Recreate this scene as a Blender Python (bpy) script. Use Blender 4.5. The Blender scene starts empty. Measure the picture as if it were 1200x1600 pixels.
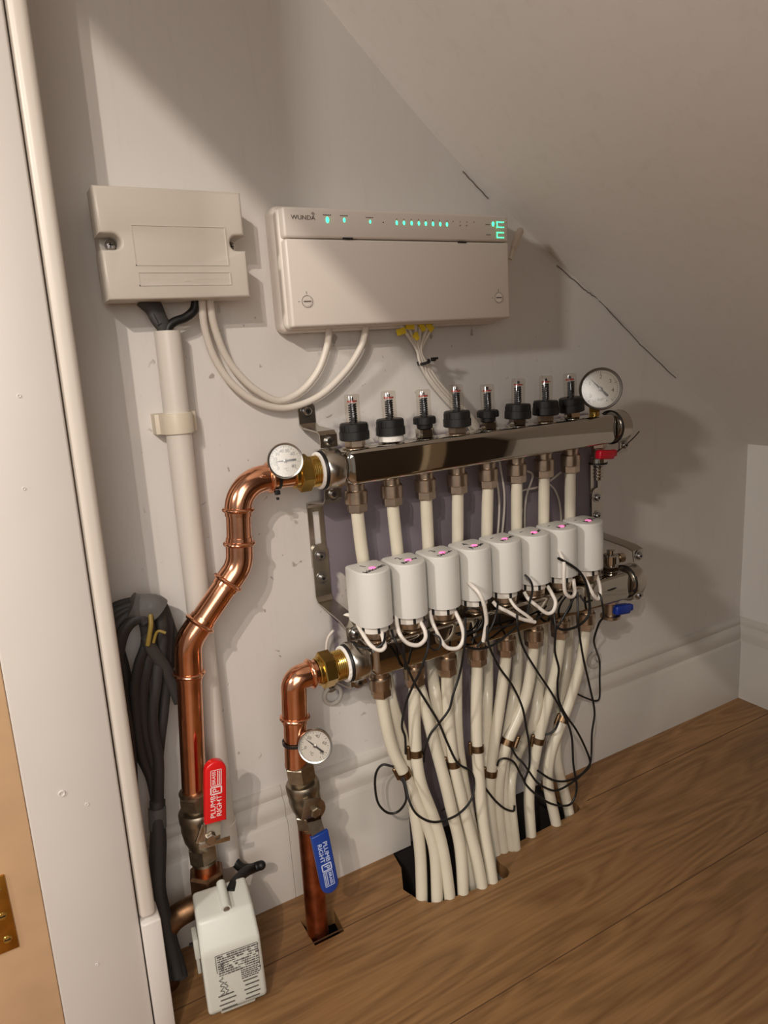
import bpy, bmesh, math, random
from mathutils import Vector, Matrix
random.seed(7)
S = bpy.context.scene
COL = S.collection
V = Vector
PI = math.pi
# ------------------------------------------------------------------ camera
CF, YAW, PIT, ROLL = 1095.3183, 0.4972, 0.2212, -0.0669
CPOS = V((-0.0387, -0.8158, 0.7166))
fw = V((math.sin(YAW)*math.cos(PIT), math.cos(YAW)*math.cos(PIT), -math.sin(PIT)))
rr = V((math.cos(YAW), -math.sin(YAW), 0)); uu = rr.cross(fw)
CR = rr*math.cos(ROLL)+uu*math.sin(ROLL); CU = -rr*math.sin(ROLL)+uu*math.cos(ROLL)
cd = bpy.data.cameras.new('camera'); cam = bpy.data.objects.new('camera', cd); COL.objects.link(cam)
cd.sensor_fit = 'HORIZONTAL'; cd.sensor_width = 36; cd.lens = CF/1200*36; cd.clip_start = .01
mw = Matrix((CR, CU, -fw)).transposed().to_4x4(); mw.translation = CPOS
cam.matrix_world = mw
S.camera = cam

def at(px, py, Y=None, Z=None):
    d = fw+CR*((px-600)/CF)+CU*((800-py)/CF)
    t = (Y-CPOS.y)/d.y if Y is not None else (Z-CPOS.z)/d.z
    return CPOS+d*t

# ------------------------------------------------------------------ light
S.view_settings.view_transform = 'Standard'; S.view_settings.look = 'None'
S.view_settings.gamma = 1; S.view_settings.use_curve_mapping = False
S.view_settings.exposure = -0.02
w = bpy.data.worlds.new('world'); S.world = w; w.use_nodes = True
w.node_tree.nodes['Background'].inputs[0].default_value = (1.0, .98, .965, 1)
w.node_tree.nodes['Background'].inputs[1].default_value = 0.26
def light(name, kind, loc, energy, color, target=None, **k):
    d = bpy.data.lights.new(name, kind); d.energy = energy; d.color = color
    for a, b in k.items(): setattr(d, a, b)
    o = bpy.data.objects.new(name, d); COL.objects.link(o); o.location = loc
    if target is not None: o.rotation_euler = (V(target)-V(loc)).to_track_quat('-Z', 'Y').to_euler()
    return o
LA = V((-.58, -1.30, 1.40))
WARM = (1, .89, .78)
light('hall_lamp', 'SPOT', LA, 34, WARM, target=(.02, 0, .45), shadow_soft_size=.008, spot_size=math.radians(70), spot_blend=1.0)
light('hall_lamp', 'SPOT', LA+V((.10, 0, -.098)), 13, WARM, target=(.12, 0, .45), shadow_soft_size=.008, spot_size=math.radians(70), spot_blend=1.0)
light('side_lamp', 'AREA', (-1.45, -.78, 1.40), 17.0, (1, .93, .85), target=(1.1, -.1, .35), size=.12)
light('hall_fill', 'AREA', (-.5, -2.2, 1.3), 18, (1, .96, .92), target=(.3, 0, .6), size=1.2)  # soft fill added in place of light bounced from the hall

# ------------------------------------------------------------------ helpers
def lin(c):
    return tuple(((x/255)/12.92 if x/255 <= .04045 else (((x/255)+.055)/1.055)**2.4) for x in c)
MATS = {}
def mat(name, rgb, rough=.5, metal=0.0, spec=.5, noise=0.0, nscale=60, bump=0.0, bscale=80, emit=None, es=1.0, coat=0, trans=0, alpha=1):
    if name in MATS: return MATS[name]
    m = bpy.data.materials.new(name); m.use_nodes = True; nt = m.node_tree; N = nt.nodes; L = nt.links
    b = N['Principled BSDF']; c = lin(rgb)
    b.inputs['Base Color'].default_value = (*c, 1); b.inputs['Roughness'].default_value = rough
    b.inputs['Metallic'].default_value = metal; b.inputs['Specular IOR Level'].default_value = spec
    if coat: b.inputs['Coat Weight'].default_value = coat; b.inputs['Coat Roughness'].default_value = .1
    if noise or bump:
        tc = N.new('ShaderNodeNewGeometry')
    if noise:
        n = N.new('ShaderNodeTexNoise'); n.inputs['Scale'].default_value = nscale; n.inputs['Detail'].default_value = 4
        L.new(tc.outputs['Position'], n.inputs['Vector'])
        r = N.new('ShaderNodeValToRGB')
        r.color_ramp.elements[0].color = (*[x*(1-noise) for x in c], 1); r.color_ramp.elements[1].color = (*[min(1, x*(1+noise)) for x in c], 1)
        r.color_ramp.elements[0].position = .3; r.color_ramp.elements[1].position = .7
        L.new(n.outputs['Fac'], r.inputs['Fac']); L.new(r.outputs['Color'], b.inputs['Base Color'])
    if bump:
        n2 = N.new('ShaderNodeTexNoise'); n2.inputs['Scale'].default_value = bscale; n2.inputs['Detail'].default_value = 3
        L.new(tc.outputs['Position'], n2.inputs['Vector'])
        bp = N.new('ShaderNodeBump'); bp.inputs['Strength'].default_value = bump; bp.inputs['Distance'].default_value = .002
        L.new(n2.outputs['Fac'], bp.inputs['Height']); L.new(bp.outputs['Normal'], b.inputs['Normal'])
    if emit:
        b.inputs['Emission Color'].default_value = (*lin(emit), 1); b.inputs['Emission Strength'].default_value = es
    if trans: b.inputs['Transmission Weight'].default_value = trans; b.inputs['IOR'].default_value = 1.3
    MATS[name] = m
    return m

def glass_mat():
    m = bpy.data.materials.new('clear_plastic'); m.use_nodes = True; nt = m.node_tree; N = nt.nodes; L = nt.links
    for n in list(N): N.remove(n)
    o = N.new('ShaderNodeOutputMaterial'); mx = N.new('ShaderNodeMixShader'); t = N.new('ShaderNodeBsdfTransparent'); g = N.new('ShaderNodeBsdfGlossy')
    t.inputs[0].default_value = (.95, .93, .90, 1); g.inputs['Roughness'].default_value = .10
    fr = N.new('ShaderNodeValue'); fr.outputs[0].default_value = .10
    L.new(fr.outputs[0], mx.inputs[0]); L.new(t.outputs[0], mx.inputs[1]); L.new(g.outputs[0], mx.inputs[2]); L.new(mx.outputs[0], o.inputs[0])
    return m

W = {}
def frame(axis, up=None):
    a = V(axis).normalized()
    u = V(up) if up is not None else (V((0, 0, 1)) if abs(a.z) < .9 else V((1, 0, 0)))
    x = u.cross(a)
    if x.length < 1e-5: x = V((1, 0, 0)).cross(a)
    x.normalize(); y = a.cross(x)
    return x, y, a

class M:
    def __init__(s): s.b = bmesh.new()
    def _ring(s, c, x, y, rx, ry, n, ph=0):
        return [s.b.verts.new(c+x*(rx*math.cos(ph+2*PI*i/n))+y*(ry*math.sin(ph+2*PI*i/n))) for i in range(n)]
    def _skin(s, a, b):
        n = len(a)
        for i in range(n): s.b.faces.new((a[i], a[(i+1) % n], b[(i+1) % n], b[i]))
    def lathe(s, o, axis, prof, n=28, cap=True, ph=0, up=None):
        o = V(o); x, y, a = frame(axis, up); pr = None; first = None
        for (r, h) in prof:
            rg = s._ring(o+a*h, x, y, max(r, 1e-5), max(r, 1e-5), n, ph)
            if pr: s._skin(pr, rg)
            else: first = rg
            pr = rg
        if cap:
            s.b.faces.new(list(reversed(first))); s.b.faces.new(pr)
        return s
    def cyl(s, p0, p1, r0, r1=None, n=24):
        p0 = V(p0); p1 = V(p1); return s.lathe(p0, p1-p0, [(r0, 0), (r1 if r1 is not None else r0, (p1-p0).length)], n)
    def hexa(s, p0, p1, r, ch=.0012):
        p0 = V(p0); p1 = V(p1); h = (p1-p0).length
        return s.lathe(p0, p1-p0, [(r-ch, 0), (r, ch), (r, h-ch), (r-ch, h)], 6, ph=.25)
    def torus(s, o, axis, R, r, n=32, k=10):
        return s.lathe(o, axis, [(R+r*math.cos(2*PI*i/k), r*math.sin(2*PI*i/k)) for i in range(k+1)], n, cap=False)
    def tube(s, pts, r, n=12, ry=None, up=None, cap=True):
        pts = [V(p) for p in pts]; tg = []
        for i in range(len(pts)):
            t = pts[min(i+1, len(pts)-1)]-pts[max(i-1, 0)]
            tg.append(t.normalized() if t.length > 1e-9 else V((0, 0, 1)))
        x, y, a = frame(tg[0], up); pr = None; first = None
        for i, p in enumerate(pts):
            q = a.rotation_difference(tg[i]); x = (q @ x).normalized(); a = tg[i]
            x = (x-a*x.dot(a)).normalized(); y = a.cross(x)
            ri = r[i] if isinstance(r, (list, tuple)) else r
            rg = s._ring(p, x, y, ri, ry if ry else ri, n)
            if pr: s._skin(pr, rg)
            else: first = rg
            pr = rg
        if cap: s.b.faces.new(list(reversed(first))); s.b.faces.new(pr)
        return s
    def box(s, c, size, bev=0.0, seg=2, rot=None):
        t = bmesh.new(); bmesh.ops.create_cube(t, size=1)
        bmesh.ops.scale(t, vec=V(size), verts=t.verts)
        if bev: bmesh.ops.bevel(t, geom=list(t.edges), offset=bev, segments=seg, profile=.5, affect='EDGES')
        mt = Matrix.Translation(V(c))
        if rot is not None: mt = mt @ rot.to_4x4()
        t.transform(mt); s._merge(t); return s
    def box2(s, a, b, bev=0.0, seg=2):
        a = V(a); b = V(b); return s.box((a+b)/2, [abs(x) for x in (b-a)], bev, seg)
    def _merge(s, t):
        me = bpy.data.meshes.new('tmp'); t.to_mesh(me); s.b.from_mesh(me); bpy.data.meshes.remove(me); t.free()
    def prism(s, outline, o, ux, uy, dv, bev=0.0, seg=2):
        t = bmesh.new(); o = V(o); ux = V(ux); uy = V(uy); dv = V(dv)
        a = [t.verts.new(o+ux*p[0]+uy*p[1]) for p in outline]; b = [t.verts.new(v.co+dv) for v in a]
        n = len(a); t.faces.new(a); f2 = t.faces.new(list(reversed(b)))
        for i in range(n): t.faces.new((a[(i+1) % n], a[i], b[i], b[(i+1) % n]))
        bmesh.ops.recalc_face_normals(t, faces=t.faces)
        if bev: bmesh.ops.bevel(t, geom=list(f2.edges), offset=bev, segments=seg, profile=.5, affect='EDGES')
        s._merge(t); return s
    def ribbon(s, yz, xc, wd, th):
        # one closed folded strip: front line and back line of the bent sheet
        P = [V((0, y, z)) for y, z in yz]; N_ = []
        for i in range(len(P)):
            ds = []
            if i > 0: ds.append((P[i]-P[i-1]).normalized())
            if i < len(P)-1: ds.append((P[i+1]-P[i]).normalized())
            ns = [V((0, -d.z, d.y)) for d in ds]; n = sum(ns, V()).normalized(); n /= max(.4, n.dot(ns[0])); N_.append(n)
        fr = [p+n*th/2 for p, n in zip(P, N_)]; bk = [p-n*th/2 for p, n in zip(P, N_)]
        rows = []
        for f, b in zip(fr, bk):
            rows.append([s.b.verts.new((xc-wd/2, f.y, f.z)), s.b.verts.new((xc+wd/2, f.y, f.z)), s.b.verts.new((xc+wd/2, b.y, b.z)), s.b.verts.new((xc-wd/2, b.y, b.z))])
        for a, b in zip(rows, rows[1:]): s._skin(a, b)
        s.b.faces.new(rows[0]); s.b.faces.new(list(reversed(rows[-1]))); return s
    def sphere(s, c, r, sc=(1, 1, 1), n=16):
        t = bmesh.new(); bmesh.ops.create_uvsphere(t, u_segments=n, v_segments=n//2+2, radius=r)
        bmesh.ops.scale(t, vec=V(sc), verts=t.verts); bmesh.ops.translate(t, vec=V(c), verts=t.verts); s._merge(t); return s
    def text(s, body, size, o, ux, uy, ext=.0002, align='CENTER', sx=1.0):
        cu = bpy.data.curves.new('t', 'FONT'); cu.body = body; cu.size = size; cu.extrude = ext; cu.align_x = align; cu.align_y = 'CENTER'
        ob = bpy.data.objects.new('t', cu); COL.objects.link(ob)
        dg = bpy.context.evaluated_depsgraph_get(); me = bpy.data.meshes.new_from_object(ob.evaluated_get(dg))
        ux = V(ux).normalized(); uy = V(uy).normalized(); uz = ux.cross(uy)
        mt = Matrix((ux*sx, uy, uz)).transposed().to_4x4(); mt.translation = V(o)
        me.transform(mt); s.b.from_mesh(me)
        bpy.data.objects.remove(ob); bpy.data.curves.remove(cu); bpy.data.meshes.remove(me); return s
    def obj(s, name, m, parent=None, local=False, smooth=38, fix=True):
        if fix: bmesh.ops.recalc_face_normals(s.b, faces=s.b.faces)
        me = bpy.data.meshes.new(name); s.b.to_mesh(me); s.b.free(); me.materials.append(m)
        if smooth: me.shade_smooth(); me.set_sharp_from_angle(angle=math.radians(smooth))
        o = bpy.data.objects.new(name, me); COL.objects.link(o); W[o.name] = Matrix.Identity(4)
        if parent:
            o.parent = parent
            if local: W[o.name] = W[parent.name].copy()
            else: o.matrix_parent_inverse = W[parent.name].inverted()
        return o

def thing(name, label, cat, loc=(0, 0, 0), rot=None, group=None):
    o = bpy.data.objects.new(name, None); COL.objects.link(o); o.empty_display_size = .02
    m = Matrix.Translation(V(loc))
    if rot is not None: m = m @ rot.to_4x4()
    o.matrix_world = m; W[o.name] = m
    o['label'] = label; o['category'] = cat
    if group: o['group'] = group
    return o
def tag(o, label, cat, group=None):
    o['label'] = label; o['category'] = cat
    if group: o['group'] = group
    return o
def struct(o, label=None):
    o['kind'] = 'structure'
    if label: o['label'] = label
    return o
def spline(P, n=8):
    P = [V(p) for p in P]
    if len(P) < 3: return P
    Q = [P[0]*2-P[1]]+P+[P[-1]*2-P[-2]]; out = []
    for i in range(1, len(Q)-2):
        p0, p1, p2, p3 = Q[i-1:i+3]
        for k in range(n):
            t = k/n
            out.append(.5*((2*p1)+(p2-p0)*t+(2*p0-5*p1+4*p2-p3)*t*t+(3*p1-p0-3*p2+p3)*t**3))
    out.append(P[-1]); return out
def fillet(C, R, n=10):
    C = [V(c) for c in C]; out = [C[0]]
    for i in range(1, len(C)-1):
        a = (C[i-1]-C[i]).normalized(); b = (C[i+1]-C[i]).normalized()
        ang = a.angle(b); d = R[i-1]/math.tan(ang/2)
        d = min(d, .49*(C[i-1]-C[i]).length, .49*(C[i+1]-C[i]).length)
        p, q = C[i]+a*d, C[i]+b*d
        # densify straight part
        st = out[-1]; m = max(1, int((p-st).length/.006))
        for k in range(1, m): out.append(st.lerp(p, k/m))
        for k in range(n+1):
            t = k/n; out.append(p*(1-t)**2*1+C[i]*2*t*(1-t)+q*t*t) if False else out.append(_arc(C[i], a, b, d, ang, t))
    st = out[-1]; m = max(1, int((C[-1]-st).length/.006))
    for k in range(1, m+1): out.append(st.lerp(C[-1], k/m))
    return out
def _arc(c, a, b, d, ang, t):
    bis = (a+b).normalized(); R = d*math.tan(ang/2); o = c+bis*(d/math.cos(ang/2))
    p = (c+a*d)-o; q = (c+b*d)-o; th = PI-ang
    s = math.sin(th)
    if s < 1e-4: return o+p.lerp(q, t)
    return o+p*(math.sin((1-t)*th)/s)+q*(math.sin(t*th)/s)
def px_path(L, Y=None):
    return [at(a[0], a[1], Y=(a[2] if len(a) > 2 else Y)) for a in L]
def proj(p):
    d = V(p)-CPOS; z = d.dot(fw); return 600+CF*d.dot(CR)/z, 800-CF*d.dot(CU)/z
def near(path, px, py):
    return min(range(len(path)), key=lambda i: (proj(path[i])[0]-px)**2+(proj(path[i])[1]-py)**2)

# ------------------------------------------------------------------ materials
def wall_material(name, patch=True):
    m = bpy.data.materials.new(name); m.use_nodes = True; nt = m.node_tree; N = nt.nodes; L = nt.links
    b = N['Principled BSDF']; b.inputs['Roughness'].default_value = .55; b.inputs['Specular IOR Level'].default_value = .35
    g = N.new('ShaderNodeNewGeometry')
    def noise(sc, det=4, dist=0, rough=.5, vec=None):
        n = N.new('ShaderNodeTexNoise'); n.inputs['Scale'].default_value = sc; n.inputs['Detail'].default_value = det
        n.inputs['Distortion'].default_value = dist; n.inputs['Roughness'].default_value = rough
        L.new(vec or g.outputs['Position'], n.inputs['Vector']); return n.outputs['Fac']
    def math_(op, a, b_=None, c=None):
        n = N.new('ShaderNodeMath'); n.operation = op
        for i, v in enumerate((a, b_, c)):
            if v is None: continue
            if isinstance(v, (int, float)): n.inputs[i].default_value = v
            else: L.new(v, n.inputs[i])
        return n.outputs[0]
    def mix(f, a, b_):
        n = N.new('ShaderNodeMix'); n.data_type = 'RGBA'
        L.new(f, n.inputs[0])
        for i, v in ((6, a), (7, b_)):
            if isinstance(v, tuple): n.inputs[i].default_value = (*v, 1)
            else: L.new(v, n.inputs[i])
        return n.outputs[2]
    def ramp(f, a, b_):
        n = N.new('ShaderNodeMapRange'); L.new(f, n.inputs[0]); n.inputs[1].default_value = a; n.inputs[2].default_value = b_; return n.outputs[0]
    base = mix(noise(3, 3), lin((221, 216, 211)), lin((228, 224, 219)))
    # brushy roller streaks
    mp = N.new('ShaderNodeMapping'); mp.inputs['Scale'].default_value = (60, 60, 7); L.new(g.outputs['Position'], mp.inputs[0])
    st = noise(1, 5, .4, .6, mp.outputs[0])
    base = mix(math_('MULTIPLY', ramp(st, .55, .8), .35), base, lin((206, 199, 192)))
    if patch:
        sp = N.new('ShaderNodeSeparateXYZ'); L.new(g.outputs['Position'], sp.inputs[0]); X, Z = sp.outputs[0], sp.outputs[2]
        wob = math_('MULTIPLY', math_('SUBTRACT', noise(22, 5, .6), .5), .05)
        wx = math_('ADD', X, wob); wz = math_('ADD', Z, wob)
        def rng(v, lo, hi, e=.003):
            return math_('MULTIPLY', ramp(v, lo-e, lo+e), math_('SUBTRACT', 1, ramp(v, hi-e, hi+e)))
        # unpainted purple-grey plaster behind the manifold
        a1 = math_('MULTIPLY', rng(X, .312, .805), rng(wz, .27, .605))
        a2 = math_('MULTIPLY', rng(math_('ADD', X, math_('MULTIPLY', wob, .4)), .405, .655), rng(Z, -.5, .32))
        msk = math_('MAXIMUM', a1, a2)
        # light plaster smears
        sm = math_('MULTIPLY', rng(wx, .325, .43), rng(math_('ADD', wz, math_('MULTIPLY', wob, 1.5)), .30, .43))
        rt = math_('MULTIPLY', ramp(X, .60, .64), math_('SUBTRACT', 1, ramp(wz, .385, .40)))
        keep = math_('SUBTRACT', 1, math_('MAXIMUM', sm, rt))
        msk = math_('MULTIPLY', msk, keep)
        col = mix(noise(9, 4), lin((128, 118, 128)), lin((146, 136, 144)))
        base = mix(msk, base, col)
        base = mix(math_('MULTIPLY', sm, .6), base, mix(noise(30, 4), lin((190, 182, 176)), lin((222, 214, 206))))
        # smears along the top edge of the bare area and scuffs
        sc = math_('MULTIPLY', rng(wz, .60, .635, .01), rng(X, .33, .80, .01))
        base = mix(math_('MULTIPLY', sc, math_('MULTIPLY', ramp(noise(28, 4), .5, .62), .75)), base, lin((150, 143, 146)))
        spk = math_('MULTIPLY', math_('MULTIPLY', ramp(noise(70, 2, .5, .5), .69, .73), rng(X, .1, .75, .05)), rng(Z, .2, .78, .05))
        base = mix(math_('MULTIPLY', spk, .6), base, lin((128, 114, 104)))
    L.new(base, b.inputs['Base Color'])
    bp = N.new('ShaderNodeBump'); bp.inputs['Strength'].default_value = .35; bp.inputs['Distance'].default_value = .0015
    L.new(math_('ADD', math_('MULTIPLY', st, .6), noise(12, 3)), bp.inputs['Height']); L.new(bp.outputs['Normal'], b.inputs['Normal'])
    return m
def wood_material():
    m = bpy.data.materials.new('oak_boards'); m.use_nodes = True; nt = m.node_tree; N = nt.nodes; L = nt.links
    b = N['Principled BSDF']; b.inputs['Roughness'].default_value = .42; b.inputs['Specular IOR Level'].default_value = .4
    g = N.new('ShaderNodeNewGeometry'); sp = N.new('ShaderNodeSeparateXYZ'); L.new(g.outputs['Position'], sp.inputs[0])
    def math_(op, a, b_=None):
        n = N.new('ShaderNodeMath'); n.operation = op
        for i, v in enumerate((a, b_)):
            if v is None: continue
            if isinstance(v, (int, float)): n.inputs[i].default_value = v
            else: L.new(v, n.inputs[i])
        return n.outputs[0]
    row = math_('FLOOR', math_('DIVIDE', math_('ADD', sp.outputs[1], .095-.19*0), .19))
    cmb = N.new('ShaderNodeCombineXYZ')
    L.new(math_('ADD', sp.outputs[0], math_('MULTIPLY', row, 3.7)), cmb.inputs[0]); L.new(math_('ADD', sp.outputs[1], math_('MULTIPLY', row, .4)), cmb.inputs[1])
    mp = N.new('ShaderNodeMapping'); mp.inputs['Scale'].default_value = (1.6, 9, 1); L.new(cmb.outputs[0], mp.inputs[0])
    n1 = N.new('ShaderNodeTexNoise'); n1.inputs['Scale'].default_value = 1.5; n1.inputs['Detail'].default_value = 2; n1.inputs['Distortion'].default_value = .6; L.new(mp.outputs[0], n1.inputs['Vector'])
    rings = math_('FRACT', math_('MULTIPLY', n1.outputs['Fac'], 9.0))
    rings = math_('ABSOLUTE', math_('SUBTRACT', rings, .5))
    mp2 = N.new('ShaderNodeMapping'); mp2.inputs['Scale'].default_value = (8, 220, 1); L.new(cmb.outputs[0], mp2.inputs[0])
    n2 = N.new('ShaderNodeTexNoise'); n2.inputs['Scale'].default_value = 1; n2.inputs['Detail'].default_value = 3; L.new(mp2.outputs[0], n2.inputs['Vector'])
    f = math_('ADD', math_('MULTIPLY', rings, .55), math_('MULTIPLY', n2.outputs['Fac'], .65))
    r = N.new('ShaderNodeValToRGB'); L.new(f, r.inputs[0])
    r.color_ramp.elements[0].position = .2; r.color_ramp.elements[0].color = (*lin((116, 83, 50)), 1)
    r.color_ramp.elements[1].position = .75; r.color_ramp.elements[1].color = (*lin((160, 120, 78)), 1)
    hs = N.new('ShaderNodeHueSaturation'); L.new(r.outputs[0], hs.inputs['Color'])
    wn = N.new('ShaderNodeTexWhiteNoise'); wn.noise_dimensions = '1D'; L.new(row, wn.inputs['W'])
    L.new(math_('ADD', math_('MULTIPLY', wn.outputs['Value'], .22), .86), hs.inputs['Value'])
    # knots
    kn = N.new('ShaderNodeTexVoronoi'); kn.inputs['Scale'].default_value = 4.2; L.new(cmb.outputs[0], kn.inputs['Vector'])
    mr = N.new('ShaderNodeMapRange'); L.new(kn.outputs['Distance'], mr.inputs[0]); mr.inputs[1].default_value = .02; mr.inputs[2].default_value = .06; mr.inputs[3].default_value = 1; mr.inputs[4].default_value = 0
    mx = N.new('ShaderNodeMix'); mx.data_type = 'RGBA'; L.new(math_('MULTIPLY', mr.outputs[0], .7), mx.inputs[0]); L.new(hs.outputs[0], mx.inputs[6]); mx.inputs[7].default_value = (*lin((62, 42, 27)), 1)
    L.new(mx.outputs[2], b.inputs['Base Color'])
    bp = N.new('ShaderNodeBump'); bp.inputs['Strength'].default_value = .15; bp.inputs['Distance'].default_value = .001
    L.new(f, bp.inputs['Height']); L.new(bp.outputs[0], b.inputs['Normal'])
    return m
WALL = wall_material('painted_plaster'); WALLP = wall_material('painted_plaster_plain', False)
OAK = wood_material()
SKIRT = mat('skirting_paint', (206, 200, 192), .4, bump=.25, bscale=14, noise=.02, nscale=8)
TRIM = mat('trim_paint', (214, 208, 201), .4, bump=.25, bscale=14, noise=.02, nscale=8)
TRIM_B = mat('trim_paint_bead', (210, 201, 190), .4, bump=.2, bscale=20)
BARE = mat('bare_timber', (214, 178, 138), .6, noise=.08, nscale=20)
CHROME = mat('polished_steel', (186, 180, 170), .05, 1)
STEEL = mat('stainless_plate', (190, 183, 172), .24, 1)
NICKEL = mat('nickel_plated_brass', (186, 169, 150), .3, 1, noise=.12, nscale=90)
DULLN = mat('dull_nickel', (158, 146, 128), .36, 1, noise=.18, nscale=120)
TARN = mat('tarnished_brass', (128, 98, 72), .45, 1, noise=.3, nscale=90)
BRASS = mat('brass', (205, 170, 92), .22, 1, noise=.1, nscale=80)
COPPER = mat('copper', (234, 170, 134), .16, 1, noise=.16, nscale=45)
COPPERD = mat('aged_copper', (168, 98, 66), .32, 1, noise=.3, nscale=60)
PEX = mat('cream_pex', (212, 204, 184), .28, noise=.04, nscale=25)
WCAB = mat('white_cable_sheath', (224, 215, 203), .4)
WPLA = mat('white_plastic', (226, 219, 209), .35)
JBP = mat('junction_box_plastic', (205, 197, 185), .4)
HUBP = mat('control_box_plastic', (222, 212, 202), .38)
ACT = mat('actuator_plastic', (214, 212, 206), .42)
ZVP = mat('valve_head_plastic', (205, 205, 195), .35)
BLK = mat('black_plastic', (24, 23, 23), .45)
RUB = mat('black_rubber', (14, 13, 13), .5)
CGRY = mat('grey_cable_sheath', (62, 60, 58), .5)
CGRY2 = mat('dark_cable_sheath', (50, 48, 47), .5)
TAPE = mat('grey_tape', (98, 96, 94), .35)
RED = mat('red_vinyl', (214, 24, 28), .3, coat=.3)
REDK = mat('red_knob', (200, 10, 40), .4)
BLUE = mat('blue_vinyl', (22, 58, 138), .3, coat=.3)
BLUEK = mat('blue_knob', (14, 48, 140), .4)
YEL = mat('yellow_tape', (226, 196, 40), .45)
GOLDS = mat('earth_sleeve', (140, 118, 52), .5)
INK = mat('ink', (38, 34, 36), .6)
INKG = mat('grey_ink', (112, 102, 96), .6)
WINK = mat('white_print', (235, 215, 212), .5)
DIAL = mat('dial_white', (228, 228, 226), .5)
PTFE = mat('ptfe_tape', (238, 234, 228), .6, bump=.6, bscale=300)
ZINC = mat('zinc_screw', (170, 168, 166), .25, 1)
LEDG = mat('green_led', (60, 255, 150), .4, emit=(60, 255, 160), es=3.0)
LEDP = mat('pink_led', (255, 120, 170), .4, emit=(255, 110, 170), es=1.3)
DARK = mat('dark_gap', (20, 17, 15), .8)
GROOVE = mat('groove_shadow_gap', (150, 138, 124), .6)
GLASS = glass_mat()
CLIPM = mat('spring_clip', (128, 104, 78), .35, 1, noise=.2, nscale=200)
WASH = mat('white_washer', (196, 190, 180), .5)

# ================================================================== SETTING
XR = 1.19
m = M(); m.box2((-1.6, 0, -.01), (XR+.1, .1, 2.2)); struct(m.obj('wall_back', WALL, smooth=0))
VOID = mat('subfloor_shade', (40, 34, 30), .9)  # dark colour stands in for the shade under the floor
m = M(); m.box2((-1.6, 0, -.4), (XR+.1, .1, -.01)); struct(m.obj('wall_back', VOID, smooth=0), 'wall below floor level, coloured dark as shade in the void')
m = M(); m.box2((XR, 0, -.4), (XR+.1, -1.2, .7)); struct(m.obj('wall_right', WALLP, smooth=0))
# sloped underside of the stairs
sl = [(v.x, v.z) for v in spline([(-.25, 0, 1.76), (.1, 0, 1.385), (.3813, 0, 1.105), (.57, 0, .940), (.78, 0, .792), (.9876, 0, .647), (1.203, 0, .498), (1.3, 0, .431)], 12)]
m = M(); top = [(x+.06, z+.08) for x, z in reversed(sl)]
m.prism(sl+top, (0, .02, 0), (1, 0, 0), (0, 0, 1), (0, -1.3, 0)); struct(m.obj('ceiling', WALLP, smooth=30))
# hairline crack where the slope meets the wall
m = M()
for a, b in (((725, 265), (765, 308)), ((872, 412), (915, 449)), ((915, 449), (938, 466)), ((938, 466), (1000, 533)), ((1000, 533), (1058, 588))):
    p = [at(a[0]+(b[0]-a[0])*i/8-2, a[1]+(b[1]-a[1])*i/8+3+random.uniform(-1, 1), Y=-.0006) for i in range(9)]
    m.tube(p, .0007, 5)
struct(m.obj('trim_1', INKG), 'hairline crack along the joint of wall and sloping ceiling')
# added unseen cupboard front: head throws the diagonal shade, dark face darkens chrome
LC = LA
def thru(p, y):
    p = V(p); s = (y-p.y)/(LC.y-p.y); return p.lerp(LC, s)
P1 = thru((.11, 0, 1.047), -.85); P2 = thru((.3917, -.055, .7565), -.85)
d = V((.714, 0, -.70))
A_ = P1-d*.12; B_ = P2+d*.75
m = M(); B_ = P1+d*1.08
m.prism([(A_.x, A_.z), (B_.x, B_.z), (B_.x, 0), (1.29, 0), (1.29, 2.2), (A_.x, 2.2)], (0, -.85, 0), (1, 0, 0), (0, 0, 1), (0, -.06, 0))
struct(m.obj('unseen_front', mat('dark_board', (92, 82, 72), .7), smooth=0))
m = M(); m.box2((.80, -.8495, 0), (.865, -.80, .66)); struct(m.obj('added_upright', mat('added_pale_stud', (225, 205, 175), .6), smooth=0), 'pale upright added out of view for a tan reflection in the bar')  # unseen upright, added to give the chrome bar a tan reflection
# hall beyond
m = M(); m.box2((-2.2, -2.7, -.02), (-.3, -2.8, 2.2)); m.box2((.25, -2.7, -.02), (2.2, -2.8, 2.2)); m.box2((-.3, -2.7, 1.7), (.25, -2.8, 2.2)); struct(m.obj('wall_hall', WALLP, smooth=0))
# floor with the cut-outs for the pipes
t = bmesh.new()
outer = [(-1.6, 0), (.374, 0), (.366, -.05), (.352, -.078), (.347, -.0876), (.353, -.108), (.3638, -.1262), (.372, -.132), (.382, -.1343), (.42, -.140), (.4629, -.1463), (.4799, -.1475), (.489, -.142),
         (.4900, -.132), (.4875, -.120), (.490, -.110), (.4959, -.1046), (.53, -.102), (.5758, -.1002), (.6545, -.0995), (.667, -.097), (.6707, -.0856), (.672, -.03), (.672, 0), (XR+.1, 0), (XR+.1, -2.7), (-1.6, -2.7)]
inner = [(.206, -.060), (.2065, -.107), (.2475, -.107), (.2515, -.066)]
es = []
for lp in (outer, inner):
    vs = [t.verts.new((x, y, 0)) for x, y in lp]
    for i in range(len(vs)): es.append(t.edges.new((vs[i], vs[(i+1) % len(vs)])))
bmesh.ops.triangle_fill(t, use_beauty=True, edges=es)
ext = bmesh.ops.extrude_face_region(t, geom=list(t.faces))
bmesh.ops.translate(t, verts=[v for v in ext['geom'] if isinstance(v, bmesh.types.BMVert)], vec=(0, 0, -.022))
m = M(); m._merge(t)
fl = m.obj('floor', OAK, smooth=0); struct(fl)
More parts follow.
